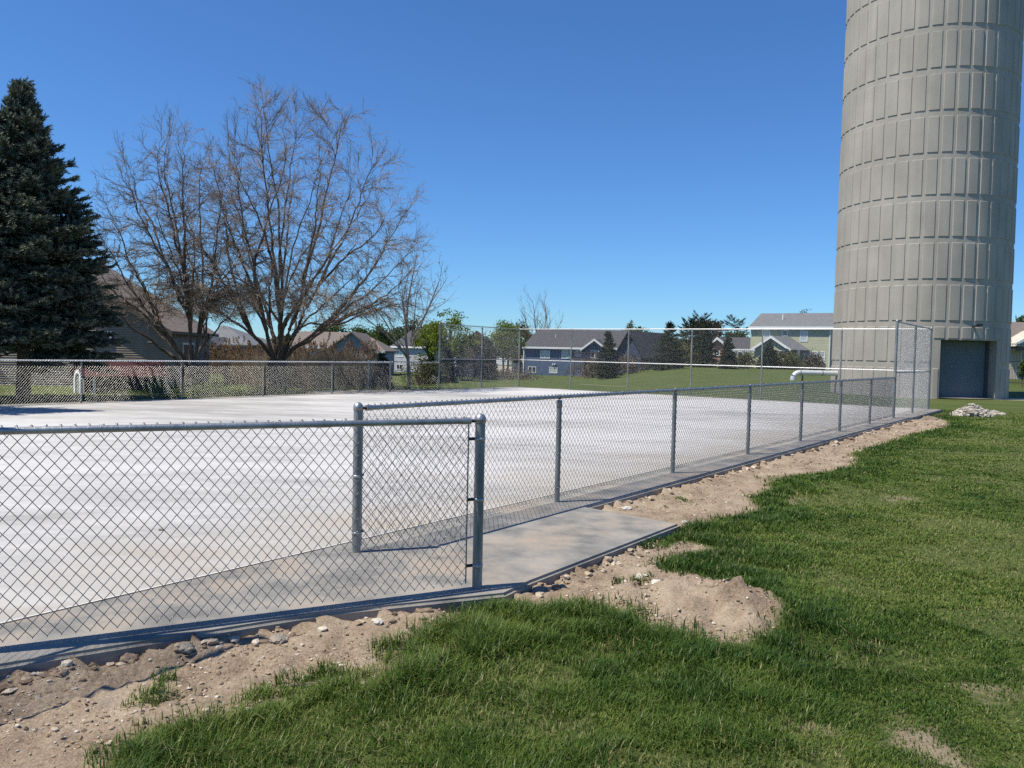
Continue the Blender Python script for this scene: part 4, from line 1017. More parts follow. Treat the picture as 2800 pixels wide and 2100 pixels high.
class House:
    """front wall seen straight on at depth Y; pixel positions of the photograph give metres at that depth"""
    def __init__(s, name, label, xp, Y, cat='house', group=None, yaw=0):
        p = at(xp, 1000, Y); s.Y = Y; s.yaw = R(yaw); s.g = gz(p[0], Y) - .3
        s.root = empty(name, (p[0], Y, s.g + .3), s.yaw, label, cat, group)
    def xz(s, x, y, Y=None):
        # meet the ray with the (turned) wall plane; coordinates in the unturned frame of the house
        d = ray(x, y); c = (Y or s.Y) - s.Y; rx, ry = s.root.location[0], s.root.location[1]; sn, cs = math.sin(s.yaw), math.cos(s.yaw)
        t = (c - sn * rx + cs * ry) / (-sn * d[0] + cs * d[1])
        X_, Y_ = d[0] * t - rx, d[1] * t - ry
        return rx + cs * X_ + sn * Y_, EYE + d[2] * t
    def wall(s, x0, x1, ytop, depth, mat, Y=None, name='wall', zbot=None):
        Y = Y or s.Y; a = s.xz(x0, ytop, Y); b = s.xz(x1, ytop, Y); z = (a[1] + b[1]) / 2
        MB().box((a[0], Y, zbot if zbot is not None else s.g), (b[0], Y + depth, z)).build(name, mat, s.root); return a[0], b[0], z
    def gable_wall(s, xl, xr, xa, ya, ye, depth, mat, Y=None, zbot=None, name='wall'):
        Y = Y or s.Y; l = s.xz(xl, ye, Y); r = s.xz(xr, ye, Y); a = s.xz(xa, ya, Y); ze = (l[1] + r[1]) / 2; zb = s.g if zbot is None else zbot
        MB().prism([(l[0], Y, zb), (r[0], Y, zb), (r[0], Y, ze), (a[0], Y, a[1]), (l[0], Y, ze)], (0, depth, 0)).build(name, mat, s.root)
        return l[0], r[0], a[0], a[1], ze
    def gable_roof(s, l, r, a, za, ze, Y, depth, mat, over=.35, th=.16, name='roof', trim=True, skew=0.0):
        """ridge runs back from the apex; l/r/ze the eave ends"""
        mb = MB(); tr = MB(); sl = (za - ze) / max(.1, a - l); sr = (za - ze) / max(.1, r - a)
        for e, sg, k in ((l, -1, sl), (r, 1, sr)):
            p0 = (a, Y - over, za + .06); p1 = (e + sg * over, Y - over, ze - over * k + .06)
            mb.prism([p0, p1, (p1[0], p1[1], p1[2] + th), (p0[0], p0[1], p0[2] + th)], (skew * depth, depth + over * 2, 0))
            if trim: tr.prism([(p0[0], Y - over - .05, p0[2] - .16), (p1[0], Y - over - .05, p1[2] - .16), (p1[0], Y - over - .05, p1[2] + th + .03), (p0[0], Y - over - .05, p0[2] + th + .03)], (0, .045, 0))
        o = mb.build(name, mat, s.root)
        if trim: tr.build('gable_trim', M_['white'], s.root)
        return o
    def side_roof(s, xl, xr, ye, yr, xrl, xrr, depth, mat, Y=None, over=.4, name='roof', trim=True, hip=True):
        """roof sloping to the viewer: eave xl..xr at ye, ridge xrl..xrr at yr"""
        Y = Y or s.Y; l = s.xz(xl, ye, Y - over); r = s.xz(xr, ye, Y - over); ym = Y + depth / 2
        rl = s.xz(xrl, yr, ym); rr = s.xz(xrr, yr, ym); ze = (l[1] + r[1]) / 2; zr = (rl[1] + rr[1]) / 2; th = .16; yb = Y + depth + over
        mb = MB(); V = [(l[0], Y - over, ze), (r[0], Y - over, ze), (r[0], yb, ze), (l[0], yb, ze), (rl[0], ym, zr), (rr[0], ym, zr)]
        W = [(x, y, z + th) for x, y, z in V]
        mb.add(W, [(0, 1, 5, 4), (1, 2, 5), (2, 3, 4, 5), (3, 0, 4)]); mb.add(V, [(0, 3, 2, 1)])
        mb.add(V[:4] + W[:4], [(0, 1, 5, 4), (1, 2, 6, 5), (2, 3, 7, 6), (3, 0, 4, 7)])
        o = mb.build(name, mat, s.root)
        if trim: MB().box((l[0], Y - over - .05, ze - .12), (r[0], Y - over - .003, ze + th + .02)).build('fascia', M_['white'], s.root)
        return o, l[0], r[0], ze, zr, ym
    def window(s, x0, y0, x1, y1, Y=None, nx=2, ny=1, pane='glass', fw=.09):
        Y = (Y or s.Y); a = s.xz(x0, y0, Y); b = s.xz(x1, y1, Y); f = MB(); d = .05
        xa, za, xb, zb = a[0], b[1], b[0], a[1]
        f.box((xa, Y - d, za), (xa + fw, Y + .02, zb)); f.box((xb - fw, Y - d, za), (xb, Y + .02, zb)); f.box((xa + fw, Y - d, za), (xb - fw, Y + .02, za + fw)); f.box((xa + fw, Y - d, zb - fw), (xb - fw, Y + .02, zb))
        for i in range(1, nx): x = xa + (xb - xa) * i / nx; f.box((x - fw * .45, Y - d + .004, za + fw), (x + fw * .45, Y + .02, zb - fw))
        for i in range(1, ny): z = za + (zb - za) * i / ny; f.box((xa + fw, Y - d + .008, z - fw * .35), (xb - fw, Y + .015, z + fw * .35))
        w_ = f.build('window', M_['white'], s.root)
        MB().box((xa + fw * .5, Y - .012, za + fw * .5), (xb - fw * .5, Y + .015, zb - fw * .5)).build('pane', M_[pane], w_) if 0 else None
        me = MB().box((xa + fw * .5, Y - .012, za + fw * .5), (xb - fw * .5, Y + .015, zb - fw * .5)).mesh('pane', M_[pane], False, np.array(s.root.location)); link('pane', me, w_)
        return w_
    def vent(s, xp, yp, Y, h=.5, r=.06):
        p = s.xz(xp, yp, Y); MB().tube([(p[0], Y, p[1] - h), (p[0], Y, p[1])], r, 8).build('vent_pipe', M_['white'], s.root, True)
# --- blue house
Z4 = lambda x, y: (1350 + x / 3.16, 800 + y / 3.16)
def Q(x, y): return Z4(x, y)
h = House('blue_house', 'blue house with charcoal roof and white trim behind the back fence', 1560, 120.0, yaw=-18)
X = lambda x: 1350 + x / 3.16
Yp = lambda y: 800 + y / 3.16
h.wall(X(260), X(1120), Yp(484), 12, M_['lap_blue'])
_, l0, r0, ze, zr, ym = h.side_roof(X(245), X(1160), Yp(484), Yp(330), X(385), X(1165), 12.5, M_['roof_dark'])
g1 = h.gable_wall(X(785), X(962), X(875), Yp(412), Yp(480), 4, M_['lap_blue'], Y=118.9)
h.gable_roof(g1[0], g1[1], g1[2], g1[3], g1[4], 118.9, 5.0, M_['roof_dark'], over=.5)
for a in ((403, 498, 485, 570, 2, 2), (588, 498, 638, 572, 1, 2), (708, 498, 755, 555, 1, 2)): h.window(X(a[0]), Yp(a[1]), X(a[2]), Yp(a[3]), None, a[4], a[5], 'blind')
h.window(X(838), Yp(500), X(910), Yp(568), 118.88, 2, 1)
h.window(X(298), Yp(638), X(366), Yp(695), None, 2, 1); h.window(X(480), Yp(642), X(550), Yp(698), None, 2, 1, 'blind')
a = h.xz(X(641), Yp(500)); b = h.xz(X(661), Yp(572)); MB().box((a[0], 119.93, b[1]), (b[0], 120.03, a[1])).build('door', pm('pale_green_door', (.30, .44, .40), rough=.5), h.root)
for xx in (513, 531):
    p = h.xz(X(xx), Yp(620)); MB().lathe([(.01, -.12), (.13, -.1), (.13, .1), (.01, .12)], (p[0], 119.9, p[1]), 10).build('wall_light', M_['white'], h.root)
for xx in (262,):
    p = h.xz(X(xx), Yp(490)); MB().box((p[0] - .07, 119.9, h.g), (p[0] + .07, 120.04, p[1])).build('corner_board', M_['white'], h.root)
h.vent(X(537), Yp(362), 123.2)
# right wing with its own ridge running back to the right
g2 = h.gable_wall(X(1052), X(1275), X(1165), Yp(342), Yp(535), 11, M_['lap_navy_shade'], Y=116.5, name='wall')  # shade on the wing's gable painted as darker siding
h.gable_roof(g2[0], g2[1], g2[2], g2[3], g2[4], 116.5, 11.5, M_['roof_dark'], over=.45, skew=.36, trim=False)
p0 = h.xz(X(1275), Yp(540), 116.9); p1 = h.xz(X(1390), Yp(540), 124)
MB().prism([(p0[0], 117.2, h.g), (p1[0], 127, h.g), (p1[0] - 3, 127.5, h.g), (p0[0] - 2, 119, h.g)], (0, 0, p0[1] - h.g)).build('wall', M_['lap_blue'], h.root)
h.window(X(1105), Yp(505), X(1125), Yp(560), 116.48, 1, 2) if 0 else None
# deck and stair at its rear
d = House('wooden_deck', 'dark wooden deck with railing and stair at the rear of the blue house', 1600, 116.0, 'deck')
a = d.xz(X(690), Yp(575)); b = d.xz(X(930), Yp(575)); zt = a[1]
MB().box((a[0], 115.6, zt - .25), (b[0], 118.6, zt)).build('floor_boards', M_['wood_dark'], d.root)
rb = MB(); rb.box((a[0], 115.6, zt + .95), (b[0], 115.7, zt + 1.05))
n = 26
for i in range(n + 1): x = a[0] + (b[0] - a[0]) * i / n; rb.box((x - .03, 115.63, zt + .003), (x + .03, 115.67, zt + .95))
rb.build('railing', M_['wood_dark'], d.root)
for t in (.03, .5, .97): x = a[0] + (b[0] - a[0]) * t; MB().box((x - .08, 115.7, d.g), (x + .08, 115.9, zt - .25)).build('post', M_['wood_dark'], d.root)
stp = MB()
for i in range(9): stp.box((a[0] + .3 + i * .28, 114.2, d.g + .1 + i * (zt - d.g - .3) / 9), (a[0] + .62 + i * .28, 115.5, d.g + .16 + i * (zt - d.g - .3) / 9))
stp.build('stair', M_['wood_dark'], d.root)
# --- sage green two-storey house
Zx = lambda x: 2000 + x / 6.9125
Zy = lambda y: 820 + y / 6.9125
h = House('green_house', 'two-storey sage green house with grey roof and white porch gable left of the tower', 2180, 105.0, yaw=-32)
h.wall(Zx(368), Zx(1885), Zy(536), 11, M_['lap_green'])
h.side_roof(Zx(325), Zx(1930), Zy(530), Zy(272), Zx(560), Zx(2100), 11, M_['roof_grey'])
for a in ((612, 575, 728, 775, 1, 2, 'blind'), (955, 575, 1068, 684, 1, 1, 'glass'), (1300, 580, 1440, 790, 1, 2, 'blind'), (1362, 972, 1766, 1198, 3, 2, 'blind')): h.window(Zx(a[0]), Zy(a[1]), Zx(a[2]), Zy(a[3]), None, a[4], a[5], a[6])
g1 = h.gable_wall(Zx(430), Zx(1090), Zx(760), Zy(712), Zy(930), 2.6, M_['lap_green'], Y=102.4)
h.gable_roof(g1[0], g1[1], g1[2], g1[3], g1[4], 102.4, 2.55, M_['roof_grey'], over=.4, skew=.75)
a = h.xz(Zx(1090), Zy(945), 102.4); b = h.xz(Zx(1340), Zy(945), 104.2)
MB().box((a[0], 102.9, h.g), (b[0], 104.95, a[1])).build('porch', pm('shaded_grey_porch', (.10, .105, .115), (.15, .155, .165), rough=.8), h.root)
h.window(Zx(790), Zy(950), Zx(1000), Zy(1120), 102.38, 2, 1)
h.vent(Zx(977), Zy(277), 107.8, .75, .09)
p = h.xz(Zx(1872), Zy(540)); MB().box((p[0] - .05, 104.9, h.g), (p[0] + .05, 104.99, p[1])).build('downpipe', M_['white'], h.root)
pg = House('pergola', 'white garden pergola between the brick house and the green house', 2040, 98.0, 'pergola')
a = pg.xz(Zx(145), Zy(950)); b = pg.xz(Zx(455), Zy(950)); z = (a[1] + b[1]) / 2
for y in (98, 100.4): MB().box((a[0], y, z - .16), (b[0], y + .1, z)).build('beam', M_['white'], pg.root)
for k in range(8): x = a[0] + .1 + (b[0] - a[0] - .3) * k / 7; MB().box((x, 97.7, z + .003), (x + .06, 100.8, z + .13)).build('rafter', M_['white'], pg.root)
for x in (a[0] + .5, b[0] - .7):
    for y in (98, 100.4): MB().box((x - .08, y + .01, pg.g), (x + .08, y + .09, z - .165)).build('post', M_['white'], pg.root)
# --- brick house
K5 = lambda x: 1700 + x / 3.528
J5 = lambda y: 840 + y / 3.528
h = House('brick_house', 'red brick house with white-trimmed gable among dark spruces', 1965, 112.0, yaw=-25)
g1 = h.gable_wall(K5(875), K5(1100), K5(925), J5(305), J5(345), 8, M_['brick']) if 0 else None
l = h.xz(K5(880), J5(345)); ap = h.xz(K5(925), J5(303)); r = h.xz(K5(1105), J5(440))
MB().prism([(l[0], 112, h.g), (r[0], 112, h.g), (r[0], 112, r[1] - .1), (ap[0], 112, ap[1] - .1), (l[0], 112, l[1] - .1)], (0, 8, 0)).build('wall', M_['brick'], h.root)
mb = MB(); tr = MB()
for e in (l, r):
    mb.prism([(ap[0], 111.6, ap[1]), (e[0], 111.6, e[1]), (e[0], 111.6, e[1] + .2), (ap[0], 111.6, ap[1] + .2)], (0, 8.6, 0))
    tr.prism([(ap[0], 111.5, ap[1] - .14), (e[0], 111.5, e[1] - .14), (e[0], 111.5, e[1] + .24), (ap[0], 111.5, ap[1] + .24)], (0, .09, 0))
mb.build('roof', M_['roof_dark'], h.root); tr.build('gable_trim', M_['white'], h.root)
h.window(K5(890), J5(418), K5(945), J5(470), 111.98, 2, 1)
h2 = h.side_roof(K5(1000), K5(1320), J5(425), J5(302), K5(985), K5(1320), 12, M_['roof_dark'], Y=113.5)
h.wall(K5(1010), K5(1310), J5(428), 12, M_['lap_tan'], Y=113.6)
# --- cream house with white garage door
D1 = lambda x: 1100 + x / 3.687
E1 = lambda y: 860 + y / 3.687
h = House('cream_house', 'small cream house with white garage door left of the blue house', 1390, 150.0, yaw=-25)
g1 = h.gable_wall(D1(930), D1(1260), D1(1092), E1(285), E1(375), 10, M_['lap_cream'], Y=152)
h.gable_roof(g1[0], g1[1], g1[2], g1[3], g1[4], 152, 10, M_['roof_brown'], over=.5)
h.wall(D1(925), D1(1108), E1(375), 2, M_['lap_cream']); h.side_roof(D1(915), D1(1120), E1(372), E1(335), D1(915), D1(1120), 4, M_['roof_brown'])
a = h.xz(D1(940), E1(440)); b = h.xz(D1(1062), E1(508)); gd = MB()
for k in range(4): gd.box((a[0], 149.93, b[1] + (a[1] - b[1]) * k / 4 + .02), (b[0], 150.02, b[1] + (a[1] - b[1]) * (k + 1) / 4 - .02))
gd.build('garage_door', M_['white'], h.root)
a = h.xz(D1(1066), E1(430)); b = h.xz(D1(1104), E1(508)); MB().box((a[0], 149.88, b[1]), (b[0], 150.01, a[1])).build('stone_facing', pm('grey_stone_facing', (.30, .26, .22), (.50, .46, .40), scale=3, rough=.9), h.root)
# --- dark navy house behind the spruces
h = House('navy_house', 'dark navy house mostly hidden by trees behind the far left corner', 1290, 95.0)
g1 = h.gable_wall(D1(540), D1(935), D1(752), E1(180), E1(345), 9, M_['lap_navy_shade'])
h.gable_roof(g1[0], g1[1], g1[2], g1[3], g1[4], 95, 9, M_['roof_dark'], over=.4, trim=False)
p = h.xz(D1(537), E1(430)); MB().box((p[0] - .12, 94.9, h.g), (p[0] + .12, 95.05, p[1])).build('corner_board', M_['white'], h.root)
# --- pale grey two-storey house behind the slender tree
U = lambda x: 800 + x / 3.16
W_ = lambda y: 780 + y / 3.16
h = House('grey_house', 'pale grey two-storey house with hip roof behind the slender young tree', 1110, 128.0, yaw=-28)
h.wall(U(860), U(1190), W_(540), 11, M_['lap_grey']); h.side_roof(U(845), U(1210), W_(537), W_(400), U(1020), U(1040), 11, M_['roof_dark'])
for a in ((895, 555, 955, 620, 2, 2, 'blind'), (898, 680, 950, 730, 2, 1, 'glass'), (1082, 572, 1122, 602, 2, 1, 'glass')): h.window(U(a[0]), W_(a[1]), U(a[2]), W_(a[3]), None, a[4], a[5], a[6])
# --- grey-blue house with brown roof
h = House('brown_roofed_house', 'long house with brown roof and grey-blue gable behind the dry reeds', 930, 90.0)
h.wall(U(40), U(345), W_(540), 10, M_['lap_sunlit_pink'], Y=90.6); h.wall(U(600), U(790), W_(575), 8, M_['lap_greyblue'], Y=91)
h.side_roof(U(-30), U(560), W_(540), W_(414), U(60), U(560), 11, M_['roof_brown'], Y=90.6)
h.side_roof(U(560), U(800), W_(578), W_(462), U(560), U(690), 10, M_['roof_brown'], Y=91.2)
g1 = h.gable_wall(U(340), U(655), U(513), W_(418), W_(540), 6, M_['lap_greyblue'], Y=88.5)
h.gable_roof(g1[0], g1[1], g1[2], g1[3], g1[4], 88.5, 8.6, M_['roof_brown'], over=.35, trim=False)
for a in ((120, 575, 160, 640), (275, 575, 300, 640)): h.window(U(a[0]), W_(a[1]), U(a[2]), W_(a[3]), 90.58, 1, 2)
# --- tan house with small gable, seen between the two bare trees
V5 = lambda x: 500 + x / 3.175
W5 = lambda y: 860 + y / 3.175
h = House('tan_house', 'small tan gabled house with grey hip roof, glimpsed between the bare trees', 580, 75.0)
g1 = h.gable_wall(V5(180), V5(275), V5(230), W5(212), W5(262), 5, M_['lap_tan'], Y=73.5)
h.gable_roof(g1[0], g1[1], g1[2], g1[3], g1[4], 73.5, 5, M_['roof_grey'], over=.25, trim=False, skew=.2)
h.window(V5(212), W5(284), V5(248), W5(312), 73.48, 2, 1)
h.wall(V5(275), V5(560), W5(278), 9, M_['lap_greyblue']); h.side_roof(V5(235), V5(600), W5(276), W5(112), V5(330), V5(380), 10, M_['roof_grey'], trim=False)
# --- tan house at the far right behind the tower
h = House('beige_house', 'beige house with brown roof at the right edge behind a black fence', 2790, 75.0)
T_ = lambda x: 2700 + x / 4.15
S_ = lambda y: 820 + y / 4.15
h.wall(T_(60), T_(900), S_(520), 10, M_['lap_cream'], Y=76)
h.side_roof(T_(-60), T_(1000), S_(500), S_(270), T_(-60), T_(900), 12, M_['roof_brown'], Y=76.2, trim=False)
pr = h.xz(T_(250), S_(520)); pr2 = h.xz(T_(560), S_(345)); mb = MB()
mb.prism([(pr[0], 74, pr[1]), (pr2[0], 74, pr2[1]), (pr2[0], 74, pr2[1] + .28), (pr[0], 74, pr[1] + .28)], (0, .1, 0)); mb.build('gable_trim', M_['white'], h.root)
pr3 = h.xz(T_(870), S_(520)); MB().prism([(pr[0], 74.1, pr[1] - .05), (pr3[0], 74.1, pr[1] - .05), (pr2[0], 74.1, pr2[1])], (0, 3, 0)).build('porch_gable', M_['lap_cream'], h.root)
h.window(T_(380), S_(570), T_(470), S_(700), 75.98, 1, 1); h.window(T_(190), S_(600), T_(240), S_(690), 75.98, 1, 1) if 0 else None
a = h.xz(T_(315), S_(540), 74.4); b = h.xz(T_(520), S_(575), 74.4); MB().box((a[0], 74.4, b[1]), (b[0], 76, a[1])).build('awning', pm('brown_awning', (.09, .075, .065), (.13, .11, .095), rough=.8), h.root)
def iron_fence():
    Y = 62.0; a = at(2745, 1000, Y)[0]; b = a + 14; z0 = gz(a, Y); zt = at(2790, 938, Y)[2]
    root = empty('iron_fence', (a, Y, z0), 0, 'black iron picket fence in front of the beige house at the right edge', 'fence')
    for z in (zt - .12, z0 + (zt - z0) * .55, z0 + .15): MB().box((a, Y - .02, z), (b, Y + .02, z + .04)).build('rail', M_['dark_metal'], root)
    for k in range(8): x = a + k * 2; MB().box((x - .04, Y - .045, z0 - .1), (x + .04, Y + .045, zt + .1)).build('post', M_['dark_metal'], root)
    mb = MB()
    for k in range(int(14 / .12)): x = a + k * .12; mb.box((x - .009, Y - .012, z0 + .08), (x + .009, Y + .012, zt))
    o = mb.build('picket', M_['dark_metal'], root); o['kind'] = 'stuff'
iron_fence()

# --- brown sided house behind the spruce: real lapped boards
def brown_house():
    Y = 36.0; z0 = gz(-17, Y); root = empty('brown_house', (at(455, 987, Y)[0], Y, z0), R(4), 'brown house with lapped siding behind the big spruce', 'house')
    mat = pm('brown_vinyl_siding', (.245, .195, .145), (.31, .25, .19), scale=1.5, rough=.6)
    xr = at(455, 987, Y)[0]; ze = at(464, 903, Y)[2]; sl = .60; ax = xr - 5.6; za = ze + 5.6 * sl
    mb = MB(); p = .105; z = z0 - .2; xl = ax - 5.6
    def span(z): 
        if z <= ze: return xl, xr
        k = (z - ze) / sl; return xl + k, xr - k
    while z < za - .05:
        a0, b0 = span(z); a1, b1 = span(min(z + p, za - .02))
        # board: bottom edge stands proud of the top edge
        V = [(a0, Y - .036, z), (b0, Y - .036, z), (b1, Y, z + p), (a1, Y, z + p), (a0, Y, z), (b0, Y, z)]
        mb.add(V, [(0, 1, 2, 3), (4, 5, 1, 0)]); z += p
    # right side wall
    z = z0 - .2
    while z < ze:
        V = [(xr + .028, Y, z), (xr + .028, Y + 6.2, z), (xr, Y + 6.2, z + p), (xr, Y, z + p), (xr, Y, z), (xr, Y + 6.2, z)]
        mb.add(V, [(0, 1, 2, 3), (4, 5, 1, 0)]); z += p
    mb.box((xl + .1, Y + .06, z0 - .2), (xr - .06, Y + 6.2, ze))
    mb.build('wall', mat, root)
    MB().box((xr - .04, Y - .045, z0 - .2), (xr + .045, Y + .04, ze)).build('corner_board', pm('tan_corner', (.26, .22, .18), rough=.6), root)
    rf = MB(); o = .38
    for e, sg in ((xl, -1), (xr, 1)):
        p0 = (ax, Y - o, za + .05); p1 = (e + sg * o, Y - o, ze - o * sl + .05)
        rf.prism([p0, p1, (p1[0], p1[1], p1[2] + .14), (p0[0], p0[1], p0[2] + .14)], (0, 7, 0))
    rf.build('roof', M_['roof_brown'], root)
    tr = MB()
    for e, sg in ((xl, -1), (xr, 1)):
        p0 = (ax, Y - o - .03, za - .1); p1 = (e + sg * o, Y - o - .03, ze - o * sl - .1)
        tr.prism([p0, p1, (p1[0], p1[1], p1[2] + .26), (p0[0], p0[1], p0[2] + .26)], (0, .028, 0))
    tr.build('gable_trim', pm('dark_brown_trim', (.13, .105, .085), rough=.6), root)
    H = House.__new__(House); H.root = root; H.Y = Y; H.g = z0; H.yaw = 0
    H.window(255, 905, 311, 944, Y - .03, 1, 1)
    # side window on the right wall
    f = MB(); f.box((xr - .0, Y + 2.0, z0 + .95), (xr + .07, Y + 3.6, z0 + 2.1)); w_ = f.build('window', M_['white'], root)
    link('pane', MB().box((xr + .06, Y + 2.1, z0 + 1.05), (xr + .08, Y + 3.5, z0 + 2.0)).mesh('pane', M_['glass'], False, np.array(root.location)), w_)
brown_house()
# --- chicken coop on the lawn behind the fence
def coop():
    Y = 30.6; b = at(300, 1074, Y); z0 = gz(b[0], Y); yaw = R(46)
    root = empty('chicken_coop', (at(226, 1074, Y)[0] - .15, Y, z0), yaw, 'low white chicken coop with burgundy roof and arched end, behind the fence', 'coop')
    L = 3.1; Wd = 1.25; he = .74; hr = 1.24; red = pm('burgundy_shingle', (.055, .014, .016), (.095, .028, .03), scale=6, rough=.85, stretch=(1, 1, 3))
    rf = MB(); o = .14
    for sg in (-1, 1):
        y0 = sg * (Wd / 2 + o); ze = he - o * (hr - he) / (Wd / 2)
        rf.prism([(-o, 0, hr), (-o, y0, ze), (-o, y0, ze + .05), (-o, 0, hr + .05)], (L + 2 * o, 0, 0))
    rf.build('roof', red, root, local=True)
    # arched white end frame
    ar = MB(); n = 12; rin, rout = .27, .40
    pts = [(-rout, 0), (-rin, 0)] ; 
    for k in range(n):
        t0, t1 = math.pi - math.pi * k / n, math.pi - math.pi * (k + 1) / n; c = .52
        q = [(math.cos(t0) * rin, c + math.sin(t0) * rin), (math.cos(t1) * rin, c + math.sin(t1) * rin), (math.cos(t1) * rout, c + math.sin(t1) * rout), (math.cos(t0) * rout, c + math.sin(t0) * rout)]
        ar.prism([(-.06, y, z) for y, z in q], (.06, 0, 0))
    for s in (-1, 1): ar.box((-.06, min(s * rin, s * rout), 0), (0, max(s * rin, s * rout), .52))
    ar.build('arched_frame', M_['white'], root, local=True)
    MB().prism([(.0, -Wd / 2, 0), (.0, Wd / 2, 0), (.0, Wd / 2, he), (.0, 0, hr), (.0, -Wd / 2, he)], (.03, 0, 0)).build('end_wall', pm('grey_board', (.22, .21, .2), (.3, .29, .27), rough=.9), root, local=True)
    for x in (.35, L): 
        for y in (-Wd / 2, Wd / 2): MB().box((x - .04, y - .035, -.05), (x + .04, y + .035, he)).build('post', M_['white'], root, local=True)
    for y in (-Wd / 2, Wd / 2): MB().box((.03, y - .03, he - .07), (L + .04, y + .03, he - .004)).build('rail', M_['white'], root, local=True)
    MB().box((.39, -Wd / 2 + .02, 0), (L - .04, -Wd / 2 + .04, he - .08)).build('wire_side', pm('dark_netting', (.012, .012, .014), (.03, .03, .032), scale=60, rough=.9), root, local=True)
    MB().box((.39, Wd / 2 - .04, 0), (L - .04, Wd / 2 - .02, he - .08)).build('wire_side', pm('dark_netting_b', (.012, .012, .014), (.03, .03, .032), scale=60, rough=.9), root, local=True)
coop()
# wooden fence between the bare trees
def board_fence():
    Y = 58.0; a = at(V5(60), W5(330), Y); b = at(V5(660), W5(330), Y); z0 = gz(a[0], Y) - .1; zt = a[2] + .25
    root = empty('board_fence', (a[0], Y, z0), 0, 'brown wooden board fence behind the two bare trees', 'fence')
    m = MB(); x = a[0]
    while x < b[0]: m.box((x, Y - .012 + .004 * rnd.random(), z0), (x + .135, Y + .012, zt + .03 * rnd.random())); x += .145
    m.build('board_panel', pm('brown_fence_board', (.12, .065, .045), (.19, .11, .075), scale=3, rough=.9), root)
    for k in range(6): xx = a[0] + (b[0] - a[0]) * k / 5; MB().box((xx - .05, Y + .015, z0), (xx + .05, Y + .11, zt + .06)).build('post', M_['wood_dark'], root)
board_fence()

# ------------------------------------------------------------------ far and middle vegetation
def tree_to(xp, ytop, Y, rpx, label, seed, **kw):
    p = at(xp, ytop, Y); z = gz(p[0], Y); H = p[2] - z; kw.setdefault('leaf', .0022 * Y + .04)
    return leafy_tree((p[0], Y, z), H, rpx * Y / F_PX, label, seed, **kw)
def spruce_to(xp, ytop, Y, rpx, label, seed, **kw):
    p = at(xp, ytop, Y); z = gz(p[0], Y); H = p[2] - z
    a = dict(mat='needle_far', z0=.25, whorls=22, shoots=6, needle=7, slen=.0026 * Y + .12, nbr=10, trunk_r=.12); a.update(kw)
    return spruce((p[0], Y, z), H, rpx * Y / F_PX, label, seed, **a)
# yellow-green trees at the far left corner
tree_to(1235, 845, 50, 62, 'yellow-green leafing tree rising above the far left corner post', 51, mat='leaf_yellow', nclump=80, per=60, leaf=.12, crown0=.22, trunk_r=.10, clump=.20)
tree_to(1175, 868, 54, 48, 'yellow-green tree between the slender tree and the tall corner post', 52, mat='leaf_yellow', nclump=60, per=55, leaf=.12, crown0=.25, trunk_r=.09, clump=.22)
tree_to(1300, 905, 58, 52, 'sparse olive tree seen through the left bay of the tall corner', 53, mat='leaf_olive', nclump=60, per=40, leaf=.11, crown0=.15, trunk_r=.08, clump=.22)
tree_to(1385, 876, 100, 48, 'round yellow-green tree in front of the cream house', 54, mat='leaf_yellow', nclump=110, per=60, leaf=.2, crown0=.32, trunk_r=.16, stems=2, clump=.22)
tree_to(1425, 885, 140, 40, 'olive bushy tree just right of the round yellow-green one', 55, mat='leaf_olive', nclump=70, per=50, crown0=.2)
b = gpt(1478, 1000, 150.0)
bare_tree(b, [(a, e, L * .95, .16, .03, 2.0) for a, e, L in ((180, 38, 9.5), (184, 22, 12), (90, 8, 13.4), (270, 12, 13), (0, 20, 12), (5, 36, 10), (-10, 50, 7.5), (188, 52, 7))], 'grey bare tree behind the left end of the blue house roof', 61, mat_t='bark_grey', mat_c='bark_grey', stump=(2.2, .3),
          levels=((9, .2, .96, (18, 42), .38, 6, .55, .08, .04), (7, .2, .97, (20, 48), .45, 4, .55, .1, .04)), minr=.018)
tree_to(1745, 893, 175, 46, 'dense round olive-green tree rising over the right half of the blue roof', 56, mat='leaf_green', nclump=130, per=50, leaf=.36, crown0=.2, clump=.2)
tree_to(1722, 878, 190, 22, 'wispy tree poking up behind the dense round one', 57, mat='leaf_olive', nclump=40, per=30, leaf=.34, crown0=.3)
# spruces and pines in front of and beside the blue and brick houses
spruce_to(1664, 912, 84, 38, 'dark conical spruce in front of the small gable of the blue house', 71)
spruce_to(1832, 884, 92, 52, 'dark spruce right of the blue house, its thin tip above the fence rail', 72)
spruce_to(1932, 900, 98, 40, 'dark spruce left of the brick gable', 73)
spruce_to(1992, 925, 90, 24, 'small narrow spruce in front of the brick house', 74)
spruce_to(1888, 884, 118, 40, 'ragged pine with horizontal tufts behind the spruces', 75, open_=.25, prof=lambda t: .55 + .45 * math.sin(min(1, t * 1.2) * 3.1), z0=2.5, whorls=13)
tree_to(1935, 866, 125, 42, 'brownish broad pine standing tallest among the conifers', 76, mat='leaf_brown', nclump=70, per=60, crown0=.3)
spruce_to(1916, 872, 122, 46, 'dark pine overlapping the brownish broad one', 77, open_=.2, prof=lambda t: .6 + .4 * math.sin(t * 3.1), z0=3, whorls=12)
spruce_to(2008, 872, 140, 40, 'open-crowned pine left of the green house roof', 78, open_=.35, prof=lambda t: .5 + .5 * math.sin(t * 3.1), z0=4.5, whorls=9, trunk_r=.2)
tree_to(2010, 905, 150, 40, 'pale green tree low behind the open-crowned pine', 79, mat='leaf_green', nclump=60, per=45)
spruce_to(2104, 948, 96, 34, 'dark spruce in front of the white porch gable', 80)
shrub(gpt(2132, 1010, 96)[:3], 2.4, 2.5, 'dark olive shrub beneath the porch gable', 81, 'leaf_olive', 2600, .24)
